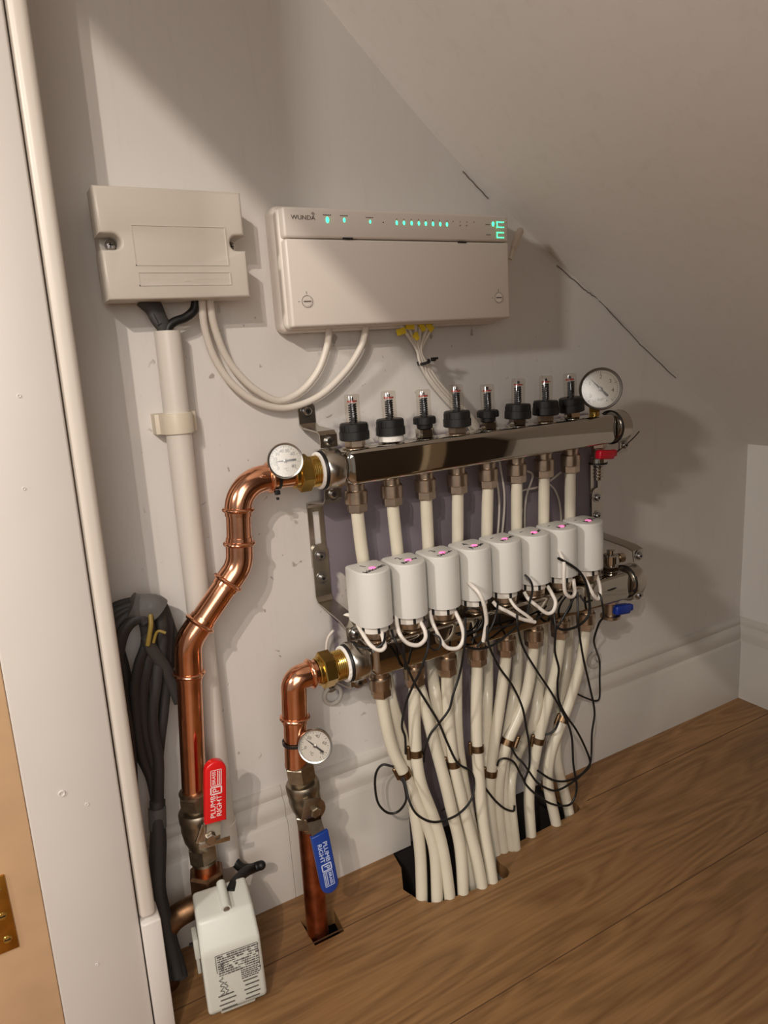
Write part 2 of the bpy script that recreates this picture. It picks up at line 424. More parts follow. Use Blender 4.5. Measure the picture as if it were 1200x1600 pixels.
# board joints
for k, (y, x0, x1) in enumerate([(-.0875, .69, XR), (-.102, -.6, .352), (-.285, -.6, XR), (-.475, -.6, XR)]):
    m = M(); m.box2((x0, y-.0006, -.001), (x1, y+.0006, .0004)); o = m.obj('trim_2', mat('joint', (88, 60, 38), .6), smooth=0)
    struct(o, 'narrow joint between two oak floorboards')
m = M(); m.box2((-.6, 0, -.36), (XR+.1, -2.7, -.38)); struct(m.obj('floor', VOID, smooth=0), 'sheet below the floorboards, coloured dark as shade in the void')

def skirt(x0, x1, name, wallY=0):
    prof = [(0, 0), (-.018, 0), (-.018, .119), (-.0155, .1215), (-.012, .1225), (-.0125, .127), (-.0135, .134), (-.012, .142), (-.008, .147), (-.0055, .149), (-.0065, .153), (-.0065, .158), (-.003, .163), (0, .1645)]
    m = M(); m.prism(prof, (x0, wallY, 0), (0, 1, 0), (0, 0, 1), (x1-x0, 0, 0)); return struct(m.obj(name, SKIRT, smooth=50))
skirt(-.3, .217, 'baseboard_left'); skirt(.2175, .402, 'baseboard_left'); skirt(.668, XR-.001, 'baseboard_back')
prof = [(0, 0), (-.018, 0), (-.018, .119), (-.0155, .1215), (-.012, .1225), (-.0125, .127), (-.0135, .134), (-.012, .142), (-.008, .147), (-.0055, .149), (-.0065, .153), (-.0065, .158), (-.003, .163), (0, .1645)]
m = M(); m.prism(prof, (XR, -.001, 0), (1, 0, 0), (0, 0, 1), (0, -1.0, 0)); struct(m.obj('baseboard_right', SKIRT, smooth=50))

# door frame on the left, slightly out of plumb
rotf = Matrix.Rotation(.0155, 4, 'Y') @ Matrix.Identity(4)
def fbox(name, x0, x1, y0, y1, z0, z1, mt, bev=.0015, seg=2, label=None):
    m = M(); m.box2((x0, y0, z0), (x1, y1, z1), bev, seg); o = m.obj(name, mt, smooth=45)
    o.rotation_euler = (0, .0155, 0); o.location = (0, 0, 0)
    return struct(o, label)
fbox('trim_3', -.075, .0072, -.130, -.060, 0.003, 1.6, TRIM, .002, label='white painted face of the door lining')
fbox('trim_4', -.36, -.0752, -.1295, -.060, 0.005, 1.6, BARE, .001, label='unpainted timber strip of the door lining')
fbox('trim_5', .0088, .0255, -.130, -.108, .1535, 1.6, TRIM_B, .006, 4, label='round-edged bead along the door lining')
fbox('trim_6', .0086, .0285, -.135, -.104, 0.002, .1525, TRIM, .002, label='short plinth block at the foot of the bead')
m = M()
for px, py, r in ((258, 640, .0026), (363, 685, .0014), (405, 1352, .0012)):
    c = at(px/2.667, 1000+py/2.667, Y=-.1303); m.torus(c, (0, -1, 0), r, r*.35, 14, 6)
for px, py, r in ((80, 583, .0013), (100, 970, .0012)):
    c = at(px/2.667, 400+py/2.667, Y=-.1303); m.torus(c, (0, -1, 0), r, r*.35, 14, 6)
struct(m.obj('trim_7', TRIM), 'filled nail holes in the white door lining')
# brass hinge
h = thing('door_hinge', 'brass hinge plate with screws on the bare timber at lower left', 'hinge', (-.105, -.130, .18))
m = M(); m.box2((-.145, -.1318, .183), (-.0985, -.1292, .2635), .0006); m.obj('hinge_plate', mat('hinge_brass', (190, 140, 60), .35, 1, noise=.2, nscale=60), h)
for z in (.196, .222, .250):
    m = M(); m.lathe((-.1065, -.1316, z), (0, -1, 0), [(.0042, 0), (.0036, .0008), (.001, .0011)], 16); s = m.obj('screw', BRASS, h)
    m = M(); m.box((-.1065, -.1330, z), (.0055, .0004, .0008)); m.obj('slot', DARK, s)

# ================================================================== JUNCTION BOX
jb = thing('junction_box', 'beige rectangular electrical junction box mounted top left on the wall', 'junction box', (.153, 0, .785))
x0, x1, z0, z1 = .0800, .2262, .7855, .8915
m = M(); m.box2((x0+.004, .0, z0+.004), (x1-.004, -.026, z1-.004), .003); m.obj('back_box', JBP, jb)
zc = .8405; r = .0075; out = [(x0, z0), (x1, z0), (x1, zc-r)]
out += [(x1-.009-r*math.sin(k*PI/10), zc-r*math.cos(k*PI/10)) for k in range(11)]
out += [(x1, zc+r), (x1, z1), (x0, z1), (x0, zc+r)]
out += [(x0+.012+r*math.sin(k*PI/10), zc+r*math.cos(k*PI/10)) for k in range(11)]
out += [(x0, zc-r)]
m = M(); m.prism(out, (0, -.024, 0), (1, 0, 0), (0, 0, 1), (0, -.036, 0), .0032, 3); cov = m.obj('cover', JBP, jb, smooth=50)
m = M()
def rect(m, a, b, c, d, y, t=.0009):
    m.box2((a, y, c), (b, y-t, c+.001)); m.box2((a, y, d), (b, y-t, d+.001)); m.box2((a, y, c), (a+.001, y-t, d)); m.box2((b, y, c), (b+.001, y-t, d))
rect(m, .1105, .2045, .8180, .8555, -.0598); rect(m, .1115, .2050, .7985, .8110, -.0598)
m.prism([(0, 0), (.006, 0), (.003, .005)], (.157, -.0599, .8025), (1, 0, 0), (0, 0, 1), (0, -.0005, 0))
for i in range(26):
    x = .117+i*.0031
    if .152 < x < .166: continue
    m.box2((x, -.0599, .8045), (x+random.uniform(.0008, .0022), -.0602, .8060))
m.obj('embossed_panel', JBP, cov, smooth=0)
for sx in (x0+.013, x1-.009):
    m = M(); m.lathe((sx, -.034, zc), (0, -1, 0), [(.0052, 0), (.0052, .003), (.003, .0048), (.0005, .005)], 20); m.cyl((sx, -.026, zc), (sx, -.035, zc), .002); s = m.obj('screw', ZINC, jb)
    m = M(); m.box((sx, -.039, zc), (.005, .0006, .0009)); m.box((sx, -.039, zc), (.0009, .0006, .005)); m.obj('cross_slot', DARK, s)

# ================================================================== CONTROL BOX (hub)
hub = thing('control_box', 'white heating control box with a row of green lights on the wall', 'control box', (.43, 0, .752))
m = M(); m.box2((.2705, 0, .7475), (.592, -.030, .8875), .010, 4); m.obj('back_housing', HUBP, hub)
hx0, hx1, hz0, hz1 = .2735, .5855, .7525, .8800
zs = at(620, 375, Y=-.055).z
m = M(); m.box2((hx0-.002, -.026, hz0-.002), (hx1+.002, -.0445, hz1+.002), .007, 4); m.obj('rim', HUBP, hub)
m = M(); m.box2((hx0, -.040, hz0), (hx1, -.055, zs-.0005), .0028, 3); cov = m.obj('lower_cover', HUBP, hub)
m = M(); m.box2((hx0, -.040, zs+.0005), (hx1, -.0550, hz1), .0028, 3); up = m.obj('indicator_panel', HUBP, hub)
Yf = -.0551
for px in (543.5, 722):
    c = at(px, 372.5 if px < 600 else 378.5, Y=Yf); m = M(); m.box((c.x, Yf, c.z), (.013, .0008, .0016)); m.obj('latch_slot', DARK, up)
for px, py, r in ((511.7, 343.5, 1.35), (538, 343.8, 1.0), (578.5, 346.4, .85), (620, 348, 1), (631.4, 348.3, 1), (643.4, 348.7, 1), (654.6, 349, 1), (665.5, 349.4, 1), (676.7, 349.8, 1), (688, 350.2, 1), (698.5, 350.6, 1), (770.5, 350, 1.2)):
    c = at(px, py, Y=Yf); m = M(); m.sphere((c.x, Yf+.0004, c.z), .0019*r, (.85, .5, 1.35), 12); m.obj('indicator_light', LEDG, up)
for px, py in ((598.7, 347.5), (718.8, 352.4), (729, 352.4)):
    c = at(px, py, Y=Yf); m = M(); m.cyl((c.x, Yf+.0005, c.z), (c.x, Yf-.0002, c.z), .0007, n=10); m.obj('dark_indicator', INK, up)
for py0, py1 in ((346.3, 355.8), (362.8, 372)):
    a = at(776.3, py0, Y=Yf); b = at(787.5, py1, Y=Yf); m = M()
    m.box2((a.x, Yf, a.z), (b.x, Yf-.0003, a.z-.0009)); m.box2((a.x, Yf, b.z), (b.x, Yf-.0003, b.z+.0009)); m.box2((a.x, Yf, a.z), (a.x+.0009, Yf-.0003, b.z)); m.obj('display_segments', LEDG, up, smooth=0)
m = M(); c = at(473.5, 340, Y=Yf); m.text('WUNDA', .0066, (c.x, Yf, c.z), (1, 0, 0), (0, 0, 1), sx=1.12)
c2 = at(488, 334.5, Y=Yf)
for k in range(2): m.box((c2.x+.0015*k, Yf, c2.z+.001*k), (.0036, .0003, .0008), rot=Matrix.Rotation(.7, 3, 'Y'))
m.obj('lettering', INKG, up, smooth=0)
m = M()
for px, py, n in ((511.7, 336, 4), (538, 337, 4), (578, 340, 4), (764, 351, 3), (765, 367, 3)):
    c = at(px, py, Y=Yf)
    for i in range(n): m.box((c.x-.0045+i*.0026, Yf, c.z), (.0019, .0002, .0011))
for i in range(8):
    c = at(620+i*11.2, 342.5+i*.33, Y=Yf); m.box((c.x, Yf, c.z), (.001, .0002, .0014))
for i in range(4):
    c = at(708+i*10.8, 346+i*.4, Y=Yf); m.box((c.x, Yf, c.z), (.001, .0002, .0014))
m.obj('small_print', INKG, up, smooth=0)
for px, py in ((480, 471), (779, 465)):
    c = at(px, py, Y=Yf); m = M(); m.torus((c.x, Yf, c.z), (0, -1, 0), .0062, .0005, 24, 6); m.cyl((c.x, Yf+.001, c.z), (c.x, Yf-.0006, c.z), .0052); s = m.obj('screw', HUBP, cov)
    m = M(); m.box((c.x, Yf-.0008, c.z), (.009, .0005, .0014)); m.torus((c.x, Yf-.0004, c.z), (0, -1, 0), .0066, .00028, 24, 5); m.box((c.x-.010, Yf, c.z), (.002, .0003, .0006)); m.box((c.x, Yf, c.z+.0095), (.0006, .0003, .003)); m.obj('slot', INKG, s)
m = M(); a = at(797, 405, Y=-.030); b = at(802, 388, Y=-.030); c = at(814, 358, Y=-.036)
m.tube([a, b], .003, 12); m.tube(spline([b, b.lerp(c, .3), b.lerp(c, .7), c]), [.0032]*5+[.0036]*19+[.0034], 14) if False else m.tube([b, b.lerp(c, .15), b.lerp(c, .9), c, c+(c-b).normalized()*.002], [.0036, .0050, .0050, .0044, .002], 16)
m.obj('antenna', mat('antenna_plastic', (226, 214, 200), .35), hub)

# ================================================================== CONDUIT
def vline(px0, py0, px1, py1, Y):
    return at(px0, py0, Y=Y), at(px1, py1, Y=Y)
CT = V((.1405, -.026, .7558)); CB = V((.1305, -.026, .104))
cn = thing('conduit', 'white round plastic conduit running down the wall below the junction box', 'conduit', CB)
m = M(); ax = (CT-CB).normalized(); Ln = (CT-CB).length
m.lathe(CB+ax*.04, ax, [(.0138, 0), (.0138, Ln-.04), (.0122, Ln-.04), (.0122, Ln-.08)], 32, cap=False); m.obj('pipe', WPLA, cn)
m = M(); m.lathe(CB, ax, [(.0140, 0), (.0156, 0), (.0156, .055), (.0140, .0555)], 32, cap=False); m.obj('coupling', WPLA, cn)
ck = thing('pipe_clip', 'translucent white plastic saddle clip holding the conduit to the wall', 'clip', (.135, 0, .65))
m = M(); cz = .6575; cx = .1388
o2 = [(-.0225, 0), (.0225, 0), (.0225, .020), (.0185, .022)]+[(.0172*math.cos(k*PI/12), .0255+.0172*math.sin(k*PI/12)) for k in range(13)]+[(-.0185, .022), (-.0225, .020)]
m.prism([(x, y) for x, y in o2], (cx, -.0, cz-.011), (1, 0, 0), (0, -1, 0), (0, 0, .022), .0008); m.obj('saddle', mat('clip_plastic', (222, 210, 190), .45), ck)

# cables between the junction box and conduit
P = spline([(.120, -.032, .79)]+px_path([(239, 480), (248, 498), (257, 514)], -.030)+[(.1395, -.026, .74)])
m = M(); m.tube(P, [.0112-.0042*i/(len(P)-1) for i in range(len(P))], 16, ry=.0045, up=(0, 1, 0)); o = m.obj('mains_cable', CGRY)
tag(o, 'flat grey cable from the junction box down into the conduit top, left one', 'cable')
m = M(); P = px_path([(306, 466), (303, 484), (290, 496), (274, 502), (264, 510), (261, 522)], -.030); m.tube(spline(P), .0048, 14); o = m.obj('sleeved_cable', RUB)
tag(o, 'black cable curving from the junction box into the conduit top, right one', 'cable')
m = M(); c = at(245, 497, Y=-.0395)
m.box((c.x, -.0355, c.z), (.0012, .0003, .010), rot=Matrix.Rotation(-.35, 3, 'Y')); m.box((c.x+.003, -.0355, c.z-.006), (.005, .0003, .0012), rot=Matrix.Rotation(-.35, 3, 'Y'))
m.obj('sheath_mark', INK, bpy.data.objects['mains_cable'], smooth=0)
# two white flexes
def cable(name, pts, r, mt, label, cat='cable', group=None, n=8, sides=12, ry=None, up=None):
    m = M(); m.tube(spline(pts, n), r, sides, ry=ry, up=up); return tag(m.obj(name, mt), label, cat, group)
cable('white_flex', px_path([(316, 466, -.035), (316, 479, -.033), (320, 514, -.026), (335, 559, -.020), (364, 601, -.018), (404, 629, -.018), (450, 637, -.018), (500, 618, -.019), (540, 580, -.022), (564, 542, -.026), (572, 511, -.03), (573, 500, -.032)]), .0042, WCAB, 'white flex from junction box to control box, outer and lower of the two loops')
cable('white_flex', px_path([(328, 466, -.035), (329, 479, -.033), (336, 514, -.026), (353, 557, -.020), (378, 590, -.018), (404, 612, -.018), (437, 626, -.018), (471, 611, -.019), (497, 580, -.022), (511, 542, -.026), (514, 512, -.03), (514.5, 500, -.032)]), .0042, WCAB, 'white flex from junction box to control box, inner and upper of the two loops')

# ================================================================== BUNDLE of thin white cables
xs = [626, 636, 648, 656, 668, 677]
for i, x in enumerate(xs):
    k = i-2.5
    P = px_path([(x, 498, -.028), (x+1+(-1.2*k), 512, -.026), (655-k*(-1.5)+k*.2, 545, -.018+.001*(i % 2)), (662+k*2.2, 566, -.016+.0028*(i % 2)-.002), (676+k*2.6, 592, -.014-.003*(i % 2)), (701+k*3.0, 622, -.013-.002*(i % 2)), (727+k*3.2, 648, -.013), (744+k*3, 675, -.013), (750+k*3, 720, -.012)])
    cable('thin_cable', P, .0021, WCAB, 'thin white cable in the tied bundle running from the control box behind the upper bar', 'cable', 'tied bundle of thin white cables', n=6, sides=10)
for i, (px, py, a, w_, h_) in enumerate([(627, 518, -.2, .013, .008), (641, 509, .1, .012, .009), (651, 525, 1.3, .010, .006), (660, 510, 1.2, .013, .007), (672, 511, .9, .012, .008)]):
    c = at(px, py, Y=-.034+.001*i); m = M()
    m.box(c, (w_, .0008, h_), .0002, 1, rot=Matrix.Rotation(a, 3, 'Y')); m.box(c+V((0, .004, 0)), (w_*.5, .007, h_*.7), .0005, 1, rot=Matrix.Rotation(a, 3, 'Y'))
    tag(m.obj('cable_tag', YEL), ['leftmost yellow tape flag on the thin cables under the control box', 'second yellow tape flag from the left, pressed up under the control box', 'lowest yellow tape flag hanging between the thin cables', 'fourth yellow tape flag from the left, standing upright on its cable', 'rightmost yellow tape flag on the thin cables under the control box'][i], 'cable tag', 'yellow tape flags')
def cable_tie(c, axis, rx, ry, label, head_off, mt=BLK, wd=.0036):
    m = M(); x, y, a = frame(axis)
    t = bmesh.new(); n = 28; rings = []
    for (e, h_) in ((0, -wd/2), (.0011, -wd/2), (.0011, wd/2), (0, wd/2)):
        rings.append([m.b.verts.new(V(c)+a*h_+x*((rx+e)*math.cos(2*PI*i/n))+y*((ry+e)*math.sin(2*PI*i/n))) for i in range(n)])
    for j in range(4): m._skin(rings[j], rings[(j+1) % 4])
    m.box(V(c)+V(head_off), (.006, .005, .005), .0008); m.box(V(c)+V(head_off)*1.35, (.003, .0035, .003), .0006); t.free()
    return tag(m.obj('cable_tie', mt), label, 'cable tie')
cable_tie(at(662, 566, Y=-.0165), (.35, 0, -1), .0110, .0065, 'black cable tie around the bundle of thin white cables below the control box', (.0115, -.006, .003))

# loose thin cables behind the upper pipes
for i, (P, lb) in enumerate([
    ([(768, 690, -.012), (774, 735, -.014), (780, 785, -.016), (777, 840, -.02), (768, 900, -.02)], 'left one of the thin white cables hanging behind the fifth and sixth upper pipes'),
    ([(776, 690, -.012), (782, 732, -.014), (788, 772, -.016), (786, 820, -.02), (776, 900, -.02)], 'right one of the thin white cables hanging behind the fifth and sixth upper pipes'),
    ([(812, 735, -.012), (832, 742, -.012), (822, 777, -.012), (820, 822, -.014), (824, 870, -.014)], 'thin white cable looping left between the sixth and seventh upper pipes'),
    ([(880, 735, -.012), (858, 752, -.012), (837, 762, -.012), (812, 770, -.014), (815, 800, -.014), (805, 840, -.014)], 'thin white cable crossing behind the seventh upper pipe'),
    ([(850, 752, -.010), (864, 762, -.010), (872, 778, -.010), (876, 800, -.012), (878, 850, -.014)], 'thin white cable arching behind the eighth upper pipe')]):
    cable('thin_cable', px_path(P), .0016, WCAB, lb, 'cable', sides=8)

# ================================================================== BRACKETS
def bolt(m, c, d, r=.0055, h=.005):
    c = V(c); d = V(d); m.lathe(c, d, [(r*1.5, 0), (r*1.5, .0008), (r, .001), (r, h-.0015), (r*.7, h), (r*.35, h), (r*.3, h-.001)], 20)
def bracket(xc, label, YU, ZU, YL, ZL, full=True):
    br = thing('manifold_bracket', label, 'bracket', (xc, 0, ZL-.08))
    wd = .022; yt = YU+.0; R = .0255
    m = M()
    if full: m.ribbon([(-.002, ZU+.068), (-.002, ZU+.050), (-.012, ZU+.046), (YU+.008, ZU+.044), (YU+.002, ZU+.040), (YU+.002, ZU+R)], xc, wd, .002)
    if full:
        m.cyl((xc, -.0005, ZU+.068), (xc, -.0035, ZU+.068), wd/2, n=28); m.obj('clamp_arm', STEEL, br, smooth=30); m = M()
    m.ribbon([(YU+.002, ZU-R), (YU+.002, ZU-.036), (YU+.008, ZU-.042), (-.010, ZU-.048), (-.003, ZU-.052), (-.002, ZU-.056)], xc, wd, .002)
    m.obj('clamp_arm', STEEL, br, smooth=30); m = M()
    for s in (-1, 1): m.box2((xc+s*wd/2, -.0005, ZU-.062), (xc+s*(wd/2-.0065), -.0028, ZL+.120))
    m.box2((xc-wd/2, -.0005, ZU-.050), (xc+wd/2, -.0028, ZU-.062)); m.box2((xc-wd/2, -.0005, ZL+.120), (xc+wd/2, -.0028, ZL+.098))
    m.obj('slotted_strip', STEEL, br, smooth=30); m = M()
    m.ribbon([(-.0045, ZL+.118), (-.0045, ZL+.058), (-.010, ZL+.052), (YL+.016, ZL+.046), (YL+.004, ZL+.042), (YL+.002, ZL+R)], xc, wd, .0018)
    m.cyl((xc, -.0032, ZL+.118), (xc, -.0060, ZL+.118), wd/2+.0002, n=28)
    m.obj('clamp_arm', STEEL, br, smooth=30); m = M()
    m.ribbon([(YL+.002, ZL-R), (YL+.002, ZL-.034), (YL+.008, ZL-.038), (-.012, ZL-.052), (-.002, ZL-.058), (-.002, ZL-.070)], xc, wd, .002)
    m.cyl((xc, -.0005, ZL-.070), (xc, -.0035, ZL-.070), wd/2, n=28)
    m.obj('clamp_arm', STEEL, br, smooth=30)
    for (y, z) in ([(-.0035, ZU+.066), (YU+.002, ZU+.033)] if full else [])+[(YU+.002, ZU-.0305), (-.0055, ZL+.113), (-.0055, ZL+.083), (YL+.002, ZL+.034), (YL+.002, ZL-.030), (-.0035, ZL-.070)]:
        m = M(); bolt(m, (xc, y, z), (0, -1, 0)); s = m.obj('bolt', ZINC, br)
        m = M(); m.box((xc, y-.0049, z), (.0048, .0008, .0009)); m.box((xc, y-.0049, z), (.0009, .0008, .0048)); m.obj('cross_slot', DARK, s, smooth=0)
    return br
YU, ZU, YL, ZL = -.063, .588, -.0934, .3545
bracket(.2985+.0045, 'steel bracket screwed to the wall at the left ends of the two chrome bars', YU, ZU, YL, ZL)
bracket(.795, 'steel bracket screwed to the wall at the right ends of the two chrome bars', YU, ZU, YL, ZL, False)
for (px, py, lb) in ((520, 1086, 'white washer on the wall at the foot of the left steel bracket'), (929, 1031, 'white washer on the wall at the foot of the right steel bracket')):
    c = at(px, py, Y=-.004); m = M(); m.torus(c, (0, -1, 0), .0125, .0030, 28, 8); tag(m.obj('wall_washer', WASH), lb, 'washer')

# ================================================================== MANIFOLD BARS
def rrect(hw, hh, r, n=6):
    o = []
    for cx, cy, a in ((hw-r, hh-r, 0), (-hw+r, hh-r, 90), (-hw+r, -hh+r, 180), (hw-r, -hh+r, 270)):
        for k in range(n+1):
            t = math.radians(a+90*k/n); o.append((cx+r*math.cos(t), cy+r*math.sin(t)))
    return o
def manifold(y, z, xa, xb, label, which):
    t = thing('manifold_bar', label, 'manifold', ((xa+xb)/2, y, z-.021))
    m = M(); secs = []
    for x, hw, hh, r in ((xa-.004, .012, .013, .0119), (xa, .0165, .0175, .010), (xa+.004, .0192, .0202, .008), (xa+.010, .020, .0212, .006), (xb-.010, .020, .0212, .006), (xb-.004, .0192, .0202, .008), (xb, .0165, .0175, .010), (xb+.004, .012, .013, .0119)):
        secs.append([m.b.verts.new((x, y+p[0], z+p[1])) for p in rrect(hw, hh, r)])
    for a, b in zip(secs, secs[1:]): m._skin(a, b)
    m.b.faces.new(secs[0]); m.b.faces.new(secs[-1]); m.obj('bar', CHROME, t, smooth=50)
    # end collars
    m = M(); m.lathe((xa-.026, y, z), (1, 0, 0), [(.0195, 0), (.0235, 0), (.0248, .002), (.0248, .019), (.0235, .021), (.019, .0215), (.019, .024)], 40); m.obj('end_collar', STEEL, t)
    m = M(); m.torus((xa-.0275, y, z), (1, 0, 0), .0205, .0028, 36, 8); m.obj('rubber_ring', RUB, t)
    m = M(); m.torus((xa-.0305, y, z), (1, 0, 0), .0198, .0026, 36, 8); m.obj('thread_tape', PTFE, t)
    m = M(); m.lathe((xb+.004, y, z), (1, 0, 0), [(.019, 0), (.019, .004), (.0248, .0045), (.0248, .022), (.0235, .024), (.0215, .024), (.0215, .010), (.001, .010)], 40); m.obj('end_collar', STEEL, t)
    m = M(); m.torus((xb+.0055, y, z), (1, 0, 0), .0245, .0012, 36, 8); m.obj('rubber_ring', RUB, t)
    for i in range(8):
        x = XP+.05*i; m = M(); m.lathe((x, y, z-.0200), (0, 0, -1), [(.0125, 0), (.0125, .003), (.0112, .0035), (.0112, .012)], 28); m.obj('outlet', NICKEL, t)
    if which == 'lower':
        for i in range(8):
            x = XP+.05*i; m = M(); m.lathe((x, y, z+.0200), (0, 0, 1), [(.016, 0), (.016, .003), (.0135, .004), (.0135, .009)], 28); m.obj('valve_seat', NICKEL, t)
    return t
XP = .3326
manifold(YU, ZU, .3165, .7570, 'polished steel upper manifold bar carrying the flow meters', 'upper')
manifold(YL, ZL, .3145, .7560, 'polished steel lower manifold bar carrying the white actuators', 'lower')

ORD = ['first', 'second', 'third', 'fourth', 'fifth', 'sixth', 'seventh', 'eighth']
# ------------------------------------------------------------------ flow meters
def spring(m, c, r, h, turns, wr):
    n = turns*12; m.tube([V(c)+V((r*math.cos(i*2*PI/12), r*math.sin(i*2*PI/12), h*i/n)) for i in range(n+1)], wr, 6)
zt = ZU+.0210
narrow = (2, 4)
desc = ['with a wide black cap, nearest the left bracket', 'with white tape round its base', 'with a narrow black cap, left one of the two narrow ones', 'with a wide black cap, in front of the thin cable bundle',
        'with a narrow black cap, right one of the two narrow ones', 'with a wide tilted black cap, third from the right', 'with a wide black cap, second from the right', 'with a wide black cap, beside the round pressure gauge']
tilt = [0, 0, 0, 0, 0, .05, .03, -.07]
for i in range(8):
    x = XP+.004+.05*i
    t = thing('flow_meter', 'clear flow meter '+desc[i], 'flow meter', (x, YU, zt), group='flow meters along the upper bar')
    L0 = W[t.name]; c = V((x, YU, zt))
    R3 = Matrix.Rotation(tilt[i], 3, 'Y'); upv = R3 @ V((0, 0, 1))
    nh = .0115 if i != 2 else .013
    m = M(); m.lathe(c-V((0, 0, .001)), (0, 0, 1), [(.0165, 0), (.0165, .0018)], 30); m.hexa(c+V((0, 0, .001)), c+V((0, 0, nh)), .0125); m.obj('base_nut', CHROME if i % 3 else NICKEL, t, smooth=30)
    if i == 1:
        m = M(); m.lathe(c+V((0, 0, .002)), (0, 0, 1), [(.0120, 0), (.0155, .001), (.0158, .007), (.012, .010)], 24); m.obj('thread_tape', PTFE, t)
    b = c+upv*nh; m = M()
    if i in narrow: pr = [(.010, 0), (.0105, .005), (.0138, .0055), (.0140, .014), (.0125, .0148), (.0095, .0148)]; H = .0148
    else: pr = [(.0165, -.002), (.0182, -.001), (.0182, .0085), (.0168, .009), (.0168, .0175), (.0155, .0185), (.0095, .0185)]; H = .0185
    m.lathe(b, upv, pr, 32)
    for k in range(18):
        a = 2*PI*k/18; rd = pr[3][0] if i in narrow else .0168
        m.box(b+upv*(H*.62)+V((rd*math.cos(a), rd*math.sin(a), 0)), (.0012, .0012, H*.45), rot=Matrix.Rotation(a, 3, 'Z'))
    m.obj('adjuster_cap', BLK, t)
    g0 = b+upv*(H-.001); gh = .0345
    m = M(); m.lathe(g0, upv, [(.0092, 0), (.0092, gh-.002), (.0082, gh), (.0001, gh)], 24, cap=False); m.obj('clear_tube', GLASS, t)
    m = M(); m.cyl(g0, g0+upv*(gh*.68), .0030, n=12); spring(m, g0+V((0, 0, .001)), .0042, gh*.64, 8, .0010); m.cyl(g0+upv*(gh*.80), g0+upv*(gh*.90), .0017, n=10); m.obj('spring', RUB, t)
    m = M(); m.cyl(g0+upv*(gh*.74), g0+upv*(gh*.79), .0060, n=20); m.obj('indicator_disc', mat('faded_red', (176, 60, 52), .5), t)
    m = M()
    for k in range(9):
        z = g0.z+gh*(.1+.075*k)
        m.box((x-.0048+upv.x*gh*.3, YU-.0082, z), (.0048, .0004, .0008), rot=Matrix.Rotation(-.5, 3, 'Z'))
    m.obj('scale', INK, t, smooth=0)

# ------------------------------------------------------------------ actuators
def D(w, d, n=14):
    # plan of the cap: square back, round front (front = -y)
    r = w/2; o = [(-r, d-r), (r, d-r)]
    return [(r*math.cos(PI*k/n), -r*math.sin(PI*k/n)) for k in range(n+1)]+[(-r+.004, d-r), (r-.004, d-r)][0:0]+[(-r, d-r-.004), (-r+.004, d-r), (r-.004, d-r), (r, d-r-.004)]
words = ['kitchen', 'kit din', 'lounge', 'lounge', 'hall', 'wc hall', 'dining', 'dining']
dsc = ['nearest the left bracket, numbered 1', 'second from the left, numbered 2', 'third from the left, numbered 3', 'fourth from the left with its flex looping in front', 'fourth from the right with a loose white flex end below', 'third from the right', 'second from the right with a narrow doubled flex below', 'nearest the air vent at the right end']
AX = .3265
for i in range(8):
    x = AX+.0501*i; zb = .4005-.0004*i; zt_ = zb+.0685
    t = thing('valve_actuator', 'white valve actuator '+dsc[i], 'actuator', (x, YL, ZL+.021), group='white actuators along the lower bar')
    yc = -.1015; wv, dv = .0445, .052
    ol = [(p[0], p[1]) for p in D(wv, dv)]
    m = M(); m.prism(ol, (x, yc, zb), (1, 0, 0), (0, 1, 0), (0, 0, zt_-zb), .0018, 3); m.obj('housing', ACT, t, smooth=45)
    m = M(); m.cyl((x, yc+.004, zb+.001), (x, yc+.004, zb-.010), .0185, n=30)
    m.obj('collar', WPLA, t)
    m = M()
    for a in range(6):
        an = 2*PI*a/6+.35; m.box((x+.0185*math.cos(an), yc+.004+.0185*math.sin(an), zb-.005), (.003, .003, .009), rot=Matrix.Rotation(an, 3, 'Z'))
    m.obj('collar_gap', DARK, t, smooth=0)
    m = M(); m.lathe((x, yc+.004, zb-.018), (0, 0, 1), [(.0165, 0), (.018, .001), (.018, .007), (.0165, .0085)], 30); m.obj('adapter_ring', NICKEL, t)
    ztop = zt_+.0001
    m = M(); m.sphere((x+.001, yc-.001, ztop), .0046, (1, 1, .25)); m.obj('status_light', LEDP, t)
    ux = V((.93, .37, 0)); uy = V((-.37, .93, 0))
    if i == 0 or True:
        m = M(); m.text(str(i+1) if i < 4 else '', .0135, (x-.005, yc+.0120, ztop), ux, uy) if i < 4 else m.box((x-.010, yc+.013, ztop), (.006, .0012, .0003), rot=Matrix.Rotation(.3, 3, 'Z'))
        # hand-written word as a pen line
        rnd = random.Random(i+3); pts = []
        o_ = V((x+(.001 if i < 4 else .004), yc-.006+(0 if i < 4 else .004), ztop+.0002)); n_ = 16
        if i == 0:
            m.text('kitchen', .0110, o_+V((0, 0, 0)), ux, uy, sx=1.1)
        else:
            for k in range(n_+1):
                u = (k/n_-.5)*.026; v = rnd.choice((-1, 1))*rnd.uniform(.0010, .0030)+(.004 if rnd.random() < .18 else 0)
                pts.append(o_+ux*u+uy*v)
            m.tube(pts, .00055, 5)
        m.obj('handwriting', INK, t, smooth=0)
